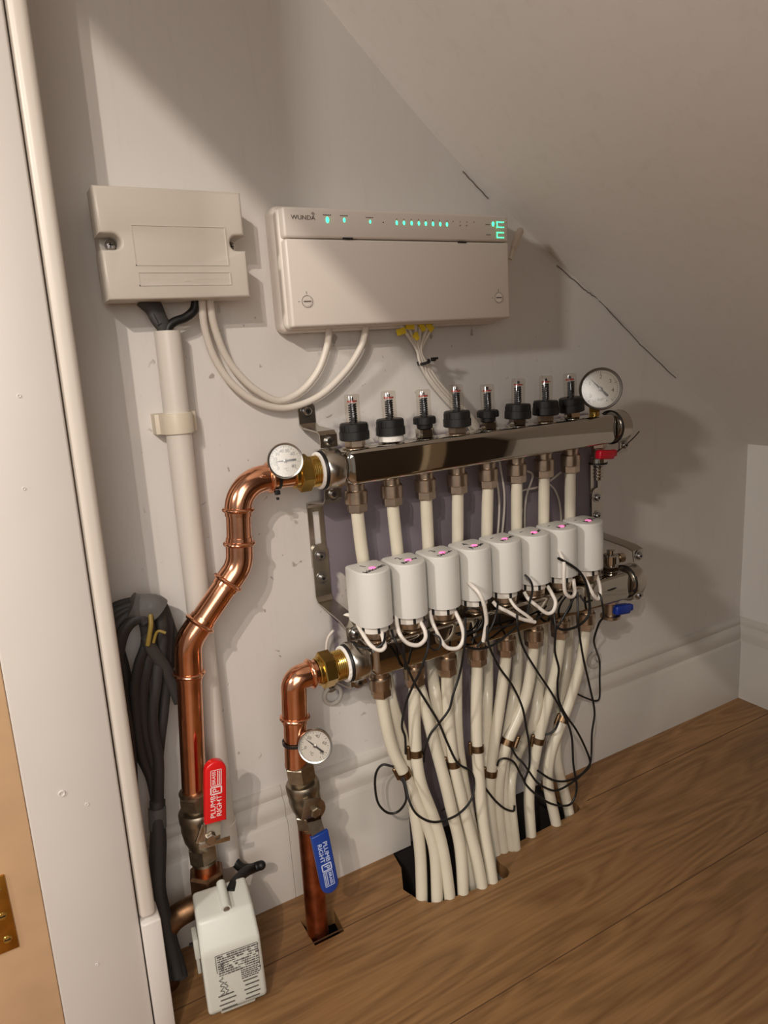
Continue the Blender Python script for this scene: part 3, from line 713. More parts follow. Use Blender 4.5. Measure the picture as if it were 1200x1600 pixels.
CW = [
 [(536, 964, -.060), (545, 961, -.066), (555, 970, -.080), (566, 989, -.105), (579, 1008, -.122), (593, 1016, -.128), (601, 1011, -.128), (599, 999, -.122), (595, 984, -.112)],
 [(619, 960, -.100), (621, 978, -.112), (626, 993, -.122), (637, 1005, -.126), (653, 1008, -.128), (664, 999, -.126), (664, 986, -.120), (656, 970, -.112)],
 [(672, 955, -.098), (676, 973, -.106), (688, 998, -.118), (699, 1012, -.124), (716, 1012, -.127), (724, 997, -.126), (721, 977, -.122), (711, 955, -.112)],
 [(728, 908, -.100), (736, 914, -.122), (748, 926, -.136), (756, 944, -.138), (760, 968, -.132), (758, 985, -.126), (755, 1002, -.122)],
 [(770, 940, -.108), (778, 948, -.114), (794, 956, -.122), (815, 967, -.126), (836, 972, -.126)],
 [(819, 925, -.105), (826, 936, -.112), (838, 946, -.118), (854, 958, -.122), (864, 955, -.124), (868, 941, -.122), (862, 927, -.116), (855, 915, -.110)],
 [(868, 850, -.096), (875, 864, -.118), (881, 880, -.128), (881, 901, -.130), (883, 925, -.128), (892, 933, -.126), (898, 926, -.122), (896, 905, -.112)],
 [(905, 885, -.100), (912, 900, -.108), (920, 915, -.116), (927, 929, -.121), (934, 936, -.123), (938, 928, -.122), (936, 911, -.117), (931, 895, -.108)]]
pl = ['under the actuator nearest the left bracket', 'looped below the second actuator from the left', 'looped below the third actuator from the left', 'arching in front of the fourth actuator from the left', 'lying along the bar below the fourth actuator from the right', 'looped below the third actuator from the right', 'doubled up below the second actuator from the right', 'looped below the actuator nearest the air vent']
for i, P in enumerate(CW):
    cable('actuator_flex', px_path(P), .0026, mat('flex_white', (232, 224, 214), .35), 'short white flex '+pl[i], 'cable', 'white actuator flexes')
cable('actuator_flex', px_path([(796, 932, -.112), (799, 940, -.118), (808, 951, -.124), (822, 961, -.127), (831, 968, -.127)]), .0022, mat('flex_white', (232, 224, 214), .35), 'thinner white flex end lying over the bar below the fourth actuator from the right', 'cable')
cable('thin_cable', px_path([(521, 985, -.03), (513, 996, -.024), (510, 1012, -.022), (513, 1030, -.024), (520, 1040, -.03)]), .0017, WCAB, 'thin white cable curving behind the lower left end of the bracket', 'cable')

# ================================================================== HEATING PIPES
def soften(P, it=14):
    P = [V(p) for p in P]
    for _ in range(it): P = [P[0], P[1]]+[(P[i-1]+P[i]*2+P[i+1])/4 for i in range(2, len(P)-2)]+P[-2:]
    return P
def heating_pipe(pts, yz0, label, group, i):
    x, y, z = pts[0]
    t = thing('heating_pipe', label, 'pipe', (x, y, z), group=group)
    P = soften(spline(pts, 6))
    m = M(); m.tube(P, .0080, 18); m.obj('pipe', PEX, t)
    zz = yz0
    m = M(); m.lathe((x, y, zz), (0, 0, -1), [(.0128, 0), (.0142, .0015), (.0142, .016), (.0132, .0168)], 28); m.hexa((x, y, zz-.016), (x, y, zz-.027), .0132); m.obj('compression_nut', NICKEL, t, smooth=30)
    return t
def zpath(pxs, x, y, z, Y0, Yend):
    """pixel trace whose depth runs evenly from Y0 to the depth of the floor opening"""
    n = len(pxs); e = pxs[-1]; E = at(e[0], e[1], Z=0.0)
    out = [V((x, y, z)), V((x, y, z-.018))]
    y0 = pxs[0][1]; y1 = e[1]
    for a in pxs[1:-1]:
        f = (a[1]-y0)/(y1-y0); Y = Y0+(E.y-Y0)*f
        if len(a) > 2: Y = a[2]
        out.append(at(a[0], a[1], Y=Y))
    out.append(E); d = (out[-1]-out[-2]).normalized(); out.append(E+V((d.x*.1, d.y*.05, -.16))); return out
LOW = [
 [(598, 1123), (607, 1153), (618, 1182), (632, 1209), (643, 1232), (652, 1252), (664, 1280), (675, 1310), (681, 1340), (683, 1404)],
 [(647, 1100), (647, 1123), (650, 1178), (655, 1220), (670, 1257), (684, 1295), (693, 1332), (703, 1400)],
 [(698, 1080), (699, 1107), (703, 1148), (708, 1193), (718, 1235), (729, 1280), (741, 1325), (754, 1384)],
 [(744, 1065), (744, 1107), (745, 1168), (750, 1235), (754, 1280), (762, 1332), (770, 1376)],
 [(790, 1040), (785, 1072), (779, 1117), (772, 1158), (767, 1205), (765, 1230), (767, 1280), (775, 1332)],
 [(832, 1025), (829, 1053), (822, 1090), (809, 1123), (797, 1148), (785, 1182), (779, 1230), (779, 1280), (787, 1328)],
 [(877, 1005), (871, 1035), (862, 1075), (851, 1117), (842, 1150), (835, 1188), (828, 1222), (826, 1255), (830, 1304)],
 [(915, 1000), (910, 1026), (900, 1062), (889, 1099), (875, 1136), (863, 1165), (856, 1197), (856, 1235), (870, 1286)]]
clipY = {}
for i, P in enumerate(LOW):
    x = XP-.001+.05*i
    e = at(*P[-1][:2], Z=0)
    pts = zpath(P, x, YL, ZL-.040, YL, None)
    heating_pipe(pts, ZL-.030, 'cream plastic heating pipe leaving the lower bar, '+ORD[i]+' from left', 'pipes from the lower bar', i)
    LOW[i] = pts
UPP = [
 [(560, 840), (568, 885), (583, 950, -.048), (598, 1020, -.045), (608, 1082), (617, 1115), (629, 1150), (640, 1210), (648, 1270), (657, 1325), (659, 1402)],
 [(618, 830), (622, 870), (630, 950, -.048), (641, 1020, -.045), (655, 1075), (663, 1098), (673, 1140), (687, 1190), (699, 1236), (705, 1265), (715, 1302), (720, 1332), (724, 1394)],
 [(667, 830), (670, 870), (673, 960, -.048), (675, 1030, -.045), (677, 1065), (682, 1098), (687, 1140), (698, 1185), (710, 1235), (722, 1290), (738, 1372)],
 [(714, 820), (715, 850), (715, 950, -.048), (714, 1030, -.045), (713, 1090), (714, 1150), (722, 1210), (736, 1290), (750, 1360)],
 [(759, 800), (760, 850), (762, 960, -.048), (762, 1040, -.045), (762, 1075), (760, 1140), (757, 1190), (760, 1250), (774, 1330)],
 [(806, 800), (807, 850), (809, 950, -.048), (809, 1035, -.045), (806, 1075), (799, 1110), (791, 1160), (786, 1210), (790, 1265), (800, 1325)],
 [(848, 790), (849, 850), (850, 950, -.048), (847, 1026, -.045), (841, 1085), (834, 1136), (813, 1165, -.05), (799, 1205), (796, 1250), (806, 1325)],
 [(889, 780), (890, 850), (890, 950, -.048), (886, 1040, -.045), (879, 1100), (869, 1155), (869, 1185), (877, 1222), (890, 1268)]]
for i, P in enumerate(UPP):
    x = XP+.05*i
    pts = zpath(P, x, YU, ZU-.040, YU+.004, None)
    heating_pipe(pts, ZU-.030, 'cream pipe hanging from the upper bar, passing behind the lower bar, '+ORD[i]+' from left', 'pipes from the upper bar', i)

# spring clips with sensors on the lower pipes
CL = [((632, 1208), 0), ((648, 1180), 1), ((706, 1192), 2), ((744, 1167), 3), ((768, 1206), 4), ((792, 1157), 5), ((841, 1157), 6), ((871, 1117), 7)]
heads = []
for (q, i) in CL:
    P = soften(spline(LOW[i], 6)); k = near(P, *q); c = P[k]; ax = (P[k+1]-P[k-1]).normalized()
    m = M(); m.lathe(c-ax*.0045, ax, [(.0084, 0), (.0094, 0), (.0094, .009), (.0084, .009)], 26, cap=False)
    t = thing('sensor_clip', 'spring clip sensor on the '+ORD[i]+' lower-bar pipe from the left', 'clip', c, group='sensor clips on the pipes')
    m.obj('clip_band', CLIPM, t)
    side = -1 if i != 5 else 1
    hd = c+CR*side*.011+V((0, -.003, 0))
    m = M(); m.tube([hd-ax*.007, hd+ax*.007], .0030, 12); m.sphere(hd-ax*.008, .0030); m.obj('sensor', CLIPM, t)
    heads.append(hd)

# ================================================================== BLACK WIRES
def wire(P, label, r=.0016, Y=-.135, name='sensor_wire'):
    return cable(name, px_path(P, Y), r, RUB, label, 'wire', 'thin black sensor wires', n=6, sides=8)
h = [proj(q) for q in heads]
wire([(615, 1198, -.105), (598, 1195, -.10), (588, 1207, -.095), (586, 1228, -.09), (591, 1255, -.09), (606, 1270, -.09), (622, 1268, -.095), (634, 1252, -.11), (633, 1232, -.12), (628, 1216, -.112)], 'thin black wire making a small loop left of the lowest pipe clip')
wire([(612, 985, -.11), (617, 1000, -.132), (630, 1025, -.13), (645, 1062, -.122), (665, 1095, -.122), (685, 1128, -.125), (700, 1163, -.128), (715, 1192, -.13), (735, 1205, -.132), (741, 1224, -.135), (736, 1250, -.14), (716, 1272, -.142), (690, 1283, -.142), (670, 1283, -.142), (650, 1271, -.14), (639, 1250, -.135), (634, 1228, -.125), (630, 1214, -.118)], 'long thin black wire crossing down in front of the left pipes into a wide loop')
wire([(670, 985, -.12), (668, 1015, -.132), (655, 1052, -.128), (645, 1072, -.122), (634, 1100, -.112), (628, 1133, -.11), (633, 1152, -.108), (634, 1178, -.106)], 'thin black wire dropping to the second pipe clip from the left')
wire([(727, 965, -.12), (727, 1000, -.132), (719, 1050, -.125), (708, 1085, -.125), (702, 1108, -.125), (686, 1130, -.12), (672, 1148, -.115), (664, 1172, -.112), (662, 1190, -.10)], 'thin black wire curving left behind the crossing to the gap beside the second pipe')
wire([(697, 1190, -.11), (702, 1212, -.112), (706, 1240, -.112), (700, 1258, -.11), (690, 1266, -.10)], 'short thin black wire hanging from the third pipe clip')
wire([(763, 960, -.128), (762, 1000, -.134), (778, 1039, -.128), (801, 1072, -.12), (816, 1105, -.12), (822, 1136, -.12), (827, 1165, -.122), (827, 1197, -.122), (820, 1218, -.12), (822, 1226, -.12), (836, 1240, -.125), (857, 1254, -.128), (877, 1259, -.13), (893, 1255, -.13), (901, 1232, -.13), (896, 1195, -.13), (893, 1150, -.128), (882, 1119, -.125), (862, 1083, -.122), (840, 1050, -.126), (818, 1013, -.13), (809, 980, -.134), (808, 960, -.13)], 'long thin black wire hanging in a deep loop in front of the right pipes')
wire([(777, 1196, -.11), (780, 1188, -.115), (790, 1185, -.118), (803, 1191, -.12), (812, 1207, -.12), (820, 1222, -.12)], 'short thin black wire arching off the fifth pipe clip from the left')
wire([(757, 1230, -.122), (773, 1250, -.124), (788, 1263, -.124), (802, 1267, -.12), (804, 1259, -.115)], 'short thin black wire in a shallow hook low between the middle pipes')
wire([(799, 1168, -.11), (807, 1182, -.112), (817, 1192, -.118), (827, 1206, -.122), (840, 1223, -.125), (857, 1233, -.128), (870, 1235, -.13), (887, 1227, -.13), (907, 1212, -.128), (921, 1195, -.12), (924, 1180, -.11), (925, 1145, -.11), (929, 1112, -.11), (922, 1075, -.112), (911, 1026, -.12), (904, 980, -.13), (903, 955, -.13), (902, 925, -.12)], 'long thin black wire falling at the far right and returning to the sixth pipe clip')
wire([(864, 950, -.12), (868, 980, -.132), (867, 1017, -.128), (873, 1044, -.125), (871, 1068, -.122), (873, 1094, -.12), (884, 1117, -.12), (900, 1140, -.118), (913, 1165, -.115), (922, 1190, -.115), (917, 1203, -.122), (898, 1216, -.125), (878, 1221, -.125), (860, 1217, -.122), (840, 1204, -.118)], 'long thin black wire joining the far right wire just above the floor')
wire([(936, 925, -.12), (940, 938, -.128), (943, 962, -.128), (937, 972, -.12), (932, 985, -.11), (928, 1002, -.10), (933, 1020, -.06), (937, 1034, -.03), (937, 1058, -.03), (937, 1088, -.03), (932, 1095, -.03), (919, 1092, -.035), (902, 1084, -.04), (888, 1073, -.045), (877, 1065, -.05)], 'thin black wire dropping past the blue knob and hooking back behind the last pipe')
wire([(873, 1127, -.105), (867, 1140, -.11), (857, 1147, -.105), (848, 1146, -.10)], 'very short thin black wire below the clip of the last pipe')
wire([(872, 872, -.126), (892, 883, -.130), (905, 893, -.130), (914, 907, -.130), (920, 930, -.130), (920, 960, -.13), (903, 978, -.128), (880, 984, -.126), (866, 976, -.126), (860, 962, -.126)], 'black wire looping round in front of the second actuator from the right', r=.0019)
wire([(820, 898, -.120), (829, 908, -.128), (832, 922, -.128), (827, 943, -.126), (823, 960, -.125)], 'black wire curling beside the fourth actuator from the right')
wire([(745, 1011, -.118), (761, 992, -.124), (770, 975, -.126), (776, 955, -.122), (778, 940, -.11)], 'black wire curving up the bar left of the fourth actuator from the right')
wire([(735, 1000, -.119), (765, 985, -.12), (800, 976, -.12), (835, 968, -.121), (858, 955, -.12)], 'black wire lying lengthwise across the front of the lower bar')
wire([(722, 1008, -.119), (745, 1014, -.12), (770, 1008, -.12), (795, 990, -.121), (812, 975, -.12)], 'black wire sagging along the lower bar below the fourth actuator')
wire([(664, 990, -.12), (670, 1008, -.128), (680, 1016, -.128), (688, 1009, -.128), (687, 997, -.126), (677, 990, -.12)], 'tiny black wire curl between the second and third actuators', r=.0013)
wire([(548, 1003, -.09), (560, 1010, -.108), (578, 1013, -.122), (592, 1010, -.128), (600, 1002, -.128), (602, 990, -.12)], 'black wire from the lower left bracket bolt to the first actuator')
wire([(725, 955, -.11), (735, 950, -.118), (750, 955, -.122), (755, 968, -.12), (748, 982, -.118), (735, 988, -.116), (715, 992, -.116)], 'black wire ring at the base of the fourth actuator', r=.0013)
wire([(906, 930, -.12), (914, 940, -.125), (925, 938, -.126)], 'black wire end between the last two actuators')
wire([(896, 935, -.124), (886, 955, -.126), (876, 972, -.124), (868, 985, -.122)], 'black wire slanting over the lower bar below the second actuator from the right')
wire([(940, 915, -.108), (948, 922, -.112), (962, 918, -.112), (972, 908, -.10)], 'black wire draped round the foot of the air vent')
wire([(630, 1005, -.125), (632, 1030, -.124), (633, 1045, -.12)], 'short black wire hanging straight in front of the lower bar near its left end')

# ================================================================== GAUGES
def basis(n, up=(0, 0, 1)):
    n = V(n).normalized(); x = V(up).cross(n).normalized(); y = n.cross(x); return Matrix((x, y, n)).transposed()
def gauge(name, c, n, r, dep, label, ring, ticks, nums, needle, unit, roll=0, tail=.45, cat='gauge', major=5):
    R = basis(n) @ Matrix.Rotation(roll, 3, 'Z')
    t = thing(name, label, cat, c, R)
    m = M(); m.lathe((0, 0, -dep), (0, 0, 1), [(r*.93, 0), (r*.98, .001), (r*.98, dep-.003), (r*1.03, dep-.002), (r*1.03, dep), (r*.99, dep+.0012), (r*.91, dep+.0008), (r*.90, dep-.0015)], 56, cap=False)
    m.lathe((0, 0, -dep), (0, 0, 1), [(r*.93, 0), (r*.93, .0002)], 40)
    m.obj('casing', ring, t, local=True)
    m = M(); m.lathe((0, 0, -.0028), (0, 0, 1), [(r*.93, 0), (r*.93, .001)], 48); dl = m.obj('dial', DIAL, t, local=True)
    zf = -.0017; m = M()
    a0, a1, k = ticks
    for i in range(k+1):
        a = math.radians(a0+(a1-a0)*i/k); L_ = r*(.14 if i % major == 0 else .08)
        p = V((math.cos(a), math.sin(a), 0)); m.box(p*(r*.84-L_/2)+V((0, 0, zf)), (L_, r*(.022 if i % major == 0 else .013), .0002), rot=Matrix.Rotation(a, 3, 'Z'))
    for tx, a in nums:
        a = math.radians(a); rad = r*.58; m.text(tx, r*.26, (rad*math.cos(a), rad*math.sin(a), zf), (1, 0, 0), (0, 1, 0), ext=.00006)
    m.text(unit, r*.24, (0, -r*.50, zf), (1, 0, 0), (0, 1, 0), ext=.00006)
    m.obj('dial_print', INK, dl, local=True, smooth=0)
    m = M(); a = math.radians(needle); p = V((math.cos(a), math.sin(a), 0)); q = V((-p.y, p.x, 0)); z = V((0, 0, -.0009))
    pts = [p*(r*.78)+z, p*(r*.1)+q*(r*.045)+z, -p*(r*tail)+q*(r*.06)+z, -p*(r*tail)-q*(r*.06)+z, p*(r*.1)-q*(r*.045)+z]
    m.prism([(v.x, v.y) for v in pts], (0, 0, -.0012), (1, 0, 0), (0, 1, 0), (0, 0, .0003)); nd = m.obj('needle', INK, t, local=True, smooth=0)
    m = M(); m.lathe((0, 0, -.0012), (0, 0, 1), [(r*.11, 0), (r*.11, .0008), (r*.05, .0011)], 18); m.obj('hub', ZINC, nd, local=True)
    m = M(); m.lathe((0, 0, -.0001), (0, 0, 1), [(r*.91, 0), (r*.91, .0003)], 40); m.obj('lens', GLASS, t, local=True)
    return t
pc = V((.7235, -.082, .6480))
pg = gauge('pressure_gauge', pc, (-.62, -.78, .06), .0292, .020, 'round pressure gauge standing on the right end of the upper bar', mat('gauge_steel', (120, 114, 108), .3, 1),
      (225, -45, 40), [('0', 215), ('1', 152), ('2', 90), ('3', 38), ('4', -8)], 134, 'bar', roll=-.02, tail=.5, major=10)
m = M(); 
for a in (-.28, .28): m.cyl((a*.0292, -.0165, -.0019), (a*.0292, -.0165, -.0008), .0022, n=14)
m.obj('dial_screw', ZINC, pg, local=True)
m = M(); b_ = V((.7305, -.063, ZU+.020)); m.lathe(b_, (0, 0, 1), [(.0135, -.001), (.0135, .001), (.007, .0015), (.007, .007)], 24); m.hexa(b_+V((0, 0, .006)), b_+V((0, 0, .013)), .0085)
m.cyl(b_+V((0, 0, .012)), b_+V((0, 0, .022)), .0062); m.obj('stem', BRASS, pg)
tc_ = at(446, 720, Y=-.100)
tgn = V((-.22, -.96, .12))
tg = gauge('thermometer', tc_, tgn, .0192, .010, 'round white thermometer dial strapped to the upper copper elbow by the brass fitting', mat('gauge_alu', (190, 186, 180), .25, 1),
      (220, -40, 24), [('0', 222), ('10', 196), ('20', 166), ('30', 134), ('40', 104), ('50', 72), ('60', 38), ('80', -38)], 181, '\u00b0C', tail=.62, major=3)
m = M(); P = [tc_+V(p) for p in ((.004, .010, -.012), (.004, -.0005, -.0195), (.000, .006, -.0275), (-.001, .012, -.031))]
cable_tie(V((.2335, YU, .5895)), (1, 0, 0), .0148, .0148, 'black cable tie under the upper thermometer', (-.003, -.006, -.0185))
m.b.free()
tc2 = at(492, 1166, Y=-.122)
tg2 = gauge('thermometer', tc2, (-.42, -.86, .30), .0196, .010, 'round thermometer dial strapped to the lower copper pipe above the blue-handled valve', mat('gauge_alu', (190, 186, 180), .25, 1),
      (220, -40, 24), [('0', 215), ('20', 150), ('40', 100), ('60', 40), ('80', -20)], 168, '\u00b0C', roll=-.5, tail=.62, major=3)

# ================================================================== DRAIN VALVES, VENT
xd = .7300+.008
dv = thing('drain_valve', 'small drain valve with red knob under the right end of the upper bar', 'valve', (xd, YU, ZU-.03))
m = M(); m.hexa((xd, YU, ZU-.020), (xd, YU, ZU-.028), .0125); m.cyl((xd, YU, ZU-.027), (xd, YU, ZU-.040), .0095); m.obj('body', NICKEL, dv, smooth=30)
m = M(); m.lathe((xd, YU, ZU-.052), (0, 0, 1), [(.012, 0), (.013, .001), (.013, .009), (.012, .010)], 24); m.cyl((xd, YU, ZU-.050), (xd, YU, ZU-.076), .0062); 
for k in range(4): m.torus((xd, YU, ZU-.056-.005*k), (0, 0, 1), .0062, .0011, 20, 6)
m.obj('hose_tail', CHROME, dv)
m = M(); m.box((xd+.002, YU-.012, ZU-.037), (.031, .012, .0135), .003, 3, rot=Matrix.Rotation(.12, 3, 'Y')); m.box((xd+.019, YU-.011, ZU-.037), (.010, .009, .010), .002); m.obj('knob', REDK, dv)
m = M(); m.cyl((xd, YU, ZU-.052), (xd, YU, ZU-.049), .0138); m.obj('gasket', RUB, dv)
P = px_path([(953, 714, -.072), (963, 707, -.074), (978, 695, -.078), (990, 684, -.082), (999, 674, -.085)])
m = M(); m.tube(spline(P), .0009, 8); m.obj('wire_tail', mat('dark_wire', (70, 56, 46), .4, .6), dv)
xd2 = .7330
dv2 = thing('drain_valve', 'small drain valve with blue knob under the right end of the lower bar', 'valve', (xd2, YL, ZL-.03))
m = M(); m.hexa((xd2, YL, ZL-.020), (xd2, YL, ZL-.028), .0125); m.cyl((xd2, YL, ZL-.027), (xd2, YL, ZL-.046), .0095); m.lathe((xd2, YL, ZL-.052), (0, 0, 1), [(.014, 0), (.015, .001), (.015, .005), (.013, .006)], 28); m.obj('body', NICKEL, dv2, smooth=30)
m = M(); m.box((xd2+.012, YL-.010, ZL-.038), (.032, .014, .015), .004, 3, rot=Matrix.Rotation(.12, 3, 'Y')); m.box((xd2+.030, YL-.010, ZL-.039), (.008, .010, .010), .002); m.obj('knob', BLUEK, dv2)
xv = .7330
av = thing('air_vent', 'small chrome air vent on top of the right end of the lower bar', 'valve', (xv, YL, ZL+.02))
m = M(); m.lathe((xv, YL, ZL+.019), (0, 0, 1), [(.014, 0), (.014, .003), (.010, .004), (.010, .016), (.0125, .017), (.0125, .028), (.010, .030), (.006, .0305), (.006, .036), (.003, .037)], 26); m.hexa((xv, YL, ZL+.024), (xv, YL, ZL+.032), .0125)
m.obj('body', CHROME, av, smooth=30)
m = M(); m.cyl((xv, YL, ZL+.042), (xv+.017, YL-.006, ZL+.042), .0048); m.cyl((xv+.012, YL-.005, ZL+.042), (xv+.019, YL-.007, ZL+.042), .007, n=12); m.obj('side_knob', NICKEL, av)

# ================================================================== COPPER FLOW PIPE
YC = -.066
C = [V((.262, YU, ZU))]+px_path([(372, 752), (375, 882), (293, 1003), (303.5, 1240)], YC)
C[1].z = ZU+.001; C[1].y = YU
path = fillet(C, [.034, .035, .035], 12)
cp = thing('copper_pipe', 'copper pipe with several elbows from the upper bar down to the red-handled valve', 'pipe', C[-1])
m = M(); m.tube(path, .0138, 28); m.obj('pipe', COPPER, cp)
def fitting(path, a, b, parent, r=.0152):
    i, j = sorted((near(path, *a), near(path, *b))); seg = path[i:j+1]
    ext0 = (path[max(i-1, 0)]-path[i+1]).normalized(); ext1 = (path[min(j+1, len(path)-1)]-path[j-1]).normalized()
    m = M(); m.tube([seg[0]+ext0*.007]+seg+[seg[-1]+ext1*.007], [r-.0004]+[r]*len(seg)+[r-.0004], 30)
    m.torus(seg[0], ext0, r+.0004, .0026, 32, 10); m.torus(seg[-1], ext1, r+.0004, .0026, 32, 10); m.obj('elbow', COPPER, parent)
fitting(path, (417, 746), (371, 800), cp); fitting(path, (375, 849), (357, 910), cp); fitting(path, (310, 977), (291, 1049), cp)
fi = thing('brass_fitting', 'brass adapter between the upper copper pipe and the upper bar', 'pipe fitting', (.27, YU, ZU-.02))
m = M(); m.lathe((.2525, YU, ZU), (1, 0, 0), [(.0158, 0), (.0168, .001), (.0168, .008)], 28); m.hexa((.2585, YU, ZU), (.2735, YU, ZU), .0222); m.obj('hex_body', BRASS, fi, smooth=30)
m = M(); m.lathe((.2730, YU, ZU), (1, 0, 0), [(.0185, 0)]+[(.0185-.0009*(k % 2), .0012+k*.0012) for k in range(12)]+[(.018, .016)], 32); m.obj('thread', BRASS, fi)

# return pipe
C = [V((.240, YL, ZL))]+[at(459, 1066, Y=YL), at(463, 1195, Y=YL-.002)]
C[1].z = ZL-.001
path2 = fillet(C, [.038], 14)
rp = thing('copper_pipe', 'short copper pipe with one elbow from the lower bar down to the blue-handled valve', 'pipe', C[-1])
m = M(); m.tube(path2, .0138, 28); m.obj('pipe', COPPER, rp)
fitting(path2, (494, 1056), (458, 1120), rp)
fi = thing('brass_fitting', 'brass adapter between the lower copper pipe and the lower bar', 'pipe fitting', (.255, YL, ZL-.02))
m = M(); m.lathe((.2475, YL, ZL), (1, 0, 0), [(.0158, 0), (.0168, .001), (.0168, .006)], 28); m.hexa((.2525, YL, ZL), (.2680, YL, ZL), .0222); m.obj('hex_body', BRASS, fi, smooth=30)
m = M(); m.lathe((.2675, YL, ZL), (1, 0, 0), [(.0185, 0)]+[(.0185-.0009*(k % 2), .0012+k*.0012) for k in range(12)]+[(.018, .017)], 32); m.obj('thread', BRASS, fi)
cable_tie(at(462, 1158, Y=YL-.002), (.02, 0, 1), .0148, .0148, 'black cable tie round the lower copper pipe beside the thermometer', (.017, -.004, .001))

# ------------------------------------------------------------------ ball valves
def ball_valve(axis_pts, label, rn, rb):
    a, b, c, d_, e = axis_pts   # top nut start, body top, body bottom, bottom nut end
    t = thing('ball_valve', label, 'valve', e)
    ax = (e-a).normalized(); L = lambda p: (p-a).dot(ax)
    m = M(); m.lathe(a, ax, [(.0150, -.003), (rn*.93, -.002), (rn*.93, 0)], 28); m.hexa(a, a+ax*(L(b)-.004), rn); m.obj('top_nut', DULLN, t, smooth=30)
    m = M(); l0, l1 = L(b)-.004, L(c)
    m.lathe(a, ax, [(rn*.72, l0-.002), (rn*.74, l0+.004), (rb*.92, l0+.005), (rb, l0+.008), (rb*1.0, l0+.018), (rb*.96, l0+.020), (rb*.97, (l0+l1)/2+.004), (rb*.88, l1-.008), (rb*.75, l1-.002), (rb*.72, l1+.002)], 36)
    m.obj('body', DULLN, t, smooth=30)
    m = M(); m.hexa(a+ax*L(c), a+ax*L(d_), rn*.92); m.lathe(a, ax, [(rn*.8, L(d_)), (rn*.78, L(d_)+.004)], 24); m.obj('bottom_nut', DULLN, t, smooth=30)
    return t, ax, a
Yv = YC-.002
pts = [at(304, 1238, Y=Yv), at(308, 1262, Y=Yv), at(314, 1318, Y=Yv), at(318, 1341, Y=Yv), at(319, 1344, Y=Yv)]
bv, ax, a0 = ball_valve(pts, 'nickel ball valve with red lever on the left copper pipe', .0190, .0215)
# lever: steel boss + red sleeve
sc = at(327, 1307, Y=-.098)
m = M(); m.cyl(V((sc.x-.004, Yv, sc.z)), sc, .0085); m.obj('stem_boss', DULLN, bv)
m = M(); m.lathe(sc, (0, -1, 0), [(.0125, 0), (.0125, .002), (.0075, .0025)], 20); m.hexa(sc+V((0, -.002, 0)), sc+V((0, -.008, 0)), .0068); 
for k in range(3): m.box(sc+V((-.010+.006*k, -.003, .010+.001*k)), (.0045, .003, .022), .0008, rot=Matrix.Rotation(.45-.35*k, 3, 'Y'))
m.box(sc+V((.004, -.003, -.0075)), (.036, .002, .006), .0006, rot=Matrix.Rotation(.1, 3, 'Y'))
m.obj('lever_plate', STEEL, bv, smooth=30)
def sleeve(pts4, Y, th, rtop, top=True):
    """capsule outline between two pixel-free world points: base centre, tip centre, half width"""
    b, tt, hw = pts4; d = (tt-b); L = d.length; uy = d.normalized(); ux = V((uy.z, 0, -uy.x))
    o = [(-hw, 0), (hw, 0), (hw, L-hw)]+[(hw*math.cos(PI*k/12), L-hw+hw*math.sin(PI*k/12)) for k in range(1, 12)]+[(-hw, L-hw)]
    m = M(); m.prism(o, b, ux, uy, (0, -th, 0), .0018, 3); m.prism(o, b, ux, uy, (0, .004, 0), .0015, 2)
    return m, ux, uy, L
def brand(m, b, ux, uy, L, Y, flip=1):
    # two lines of lettering, square emblem, boxed small print, all along the lever
    u = uy*flip; v = V((-u.z, 0, u.x)) if True else None
    s0 = b+uy*(L*.5)+V((0, Y, 0))
    def q(al, ac): return s0+u*al+v*ac
    m.text('PLUMB', .0078, q(-.0165, .0032), u, v, sx=1.12); m.text('RIGHT', .0078, q(-.0165, -.0036), u, v, sx=1.12)
    def rc(a0, a1, c0, c1, t=.0005):
        for (p, r_) in (((a0+a1)/2, None),):
            m.box(q((a0+a1)/2, c0), (0, 0, 0)) if False else None
        rt = Matrix((u, V((0, 1, 0)), v)).transposed()
        m.box(q((a0+a1)/2, c0), (a1-a0, .0003, t), rot=rt); m.box(q((a0+a1)/2, c1), (a1-a0, .0003, t), rot=rt)
        m.box(q(a0, (c0+c1)/2), (t, .0003, c1-c0), rot=rt); m.box(q(a1, (c0+c1)/2), (t, .0003, c1-c0), rot=rt)
    rc(-.0015, .0065, -.0058, .0058, .0014); m.text('P', .0100, q(.0025, 0), u, v)
    rc(.0085, .0265, -.0058, .0058, .0006)
    m.text('BRASS', .0052, q(.0175, .0022), u, v, sx=1.1)
    rt = Matrix((u, V((0, 1, 0)), v)).transposed()
    for r_ in range(2):
        for k in range(9): m.box(q(.0100+k*.0018, -.0018-r_*.0022), (.0012, .0003, .0012), rot=rt)
bb = at(335.5, 1281, Y=-.112); tt = at(335, 1186, Y=-.112)
sm, ux, uy, L = sleeve((bb, tt, .0118), -.112, .006, 0)
sl_ = sm.obj('lever_sleeve', RED, bv)
m = M(); brand(m, bb+uy*.004, ux, uy, L-.008, -.0063, 1); m.obj('lettering', WINK, sl_, smooth=0)
m = M(); m.ribbon([(-.100, sc.z), (-.104, sc.z+.012), (-.113, bb.z+.002), (-.114, bb.z+.012)], bb.x-.001, .016, .0025); m.obj('lever_arm', STEEL, bv, smooth=30)

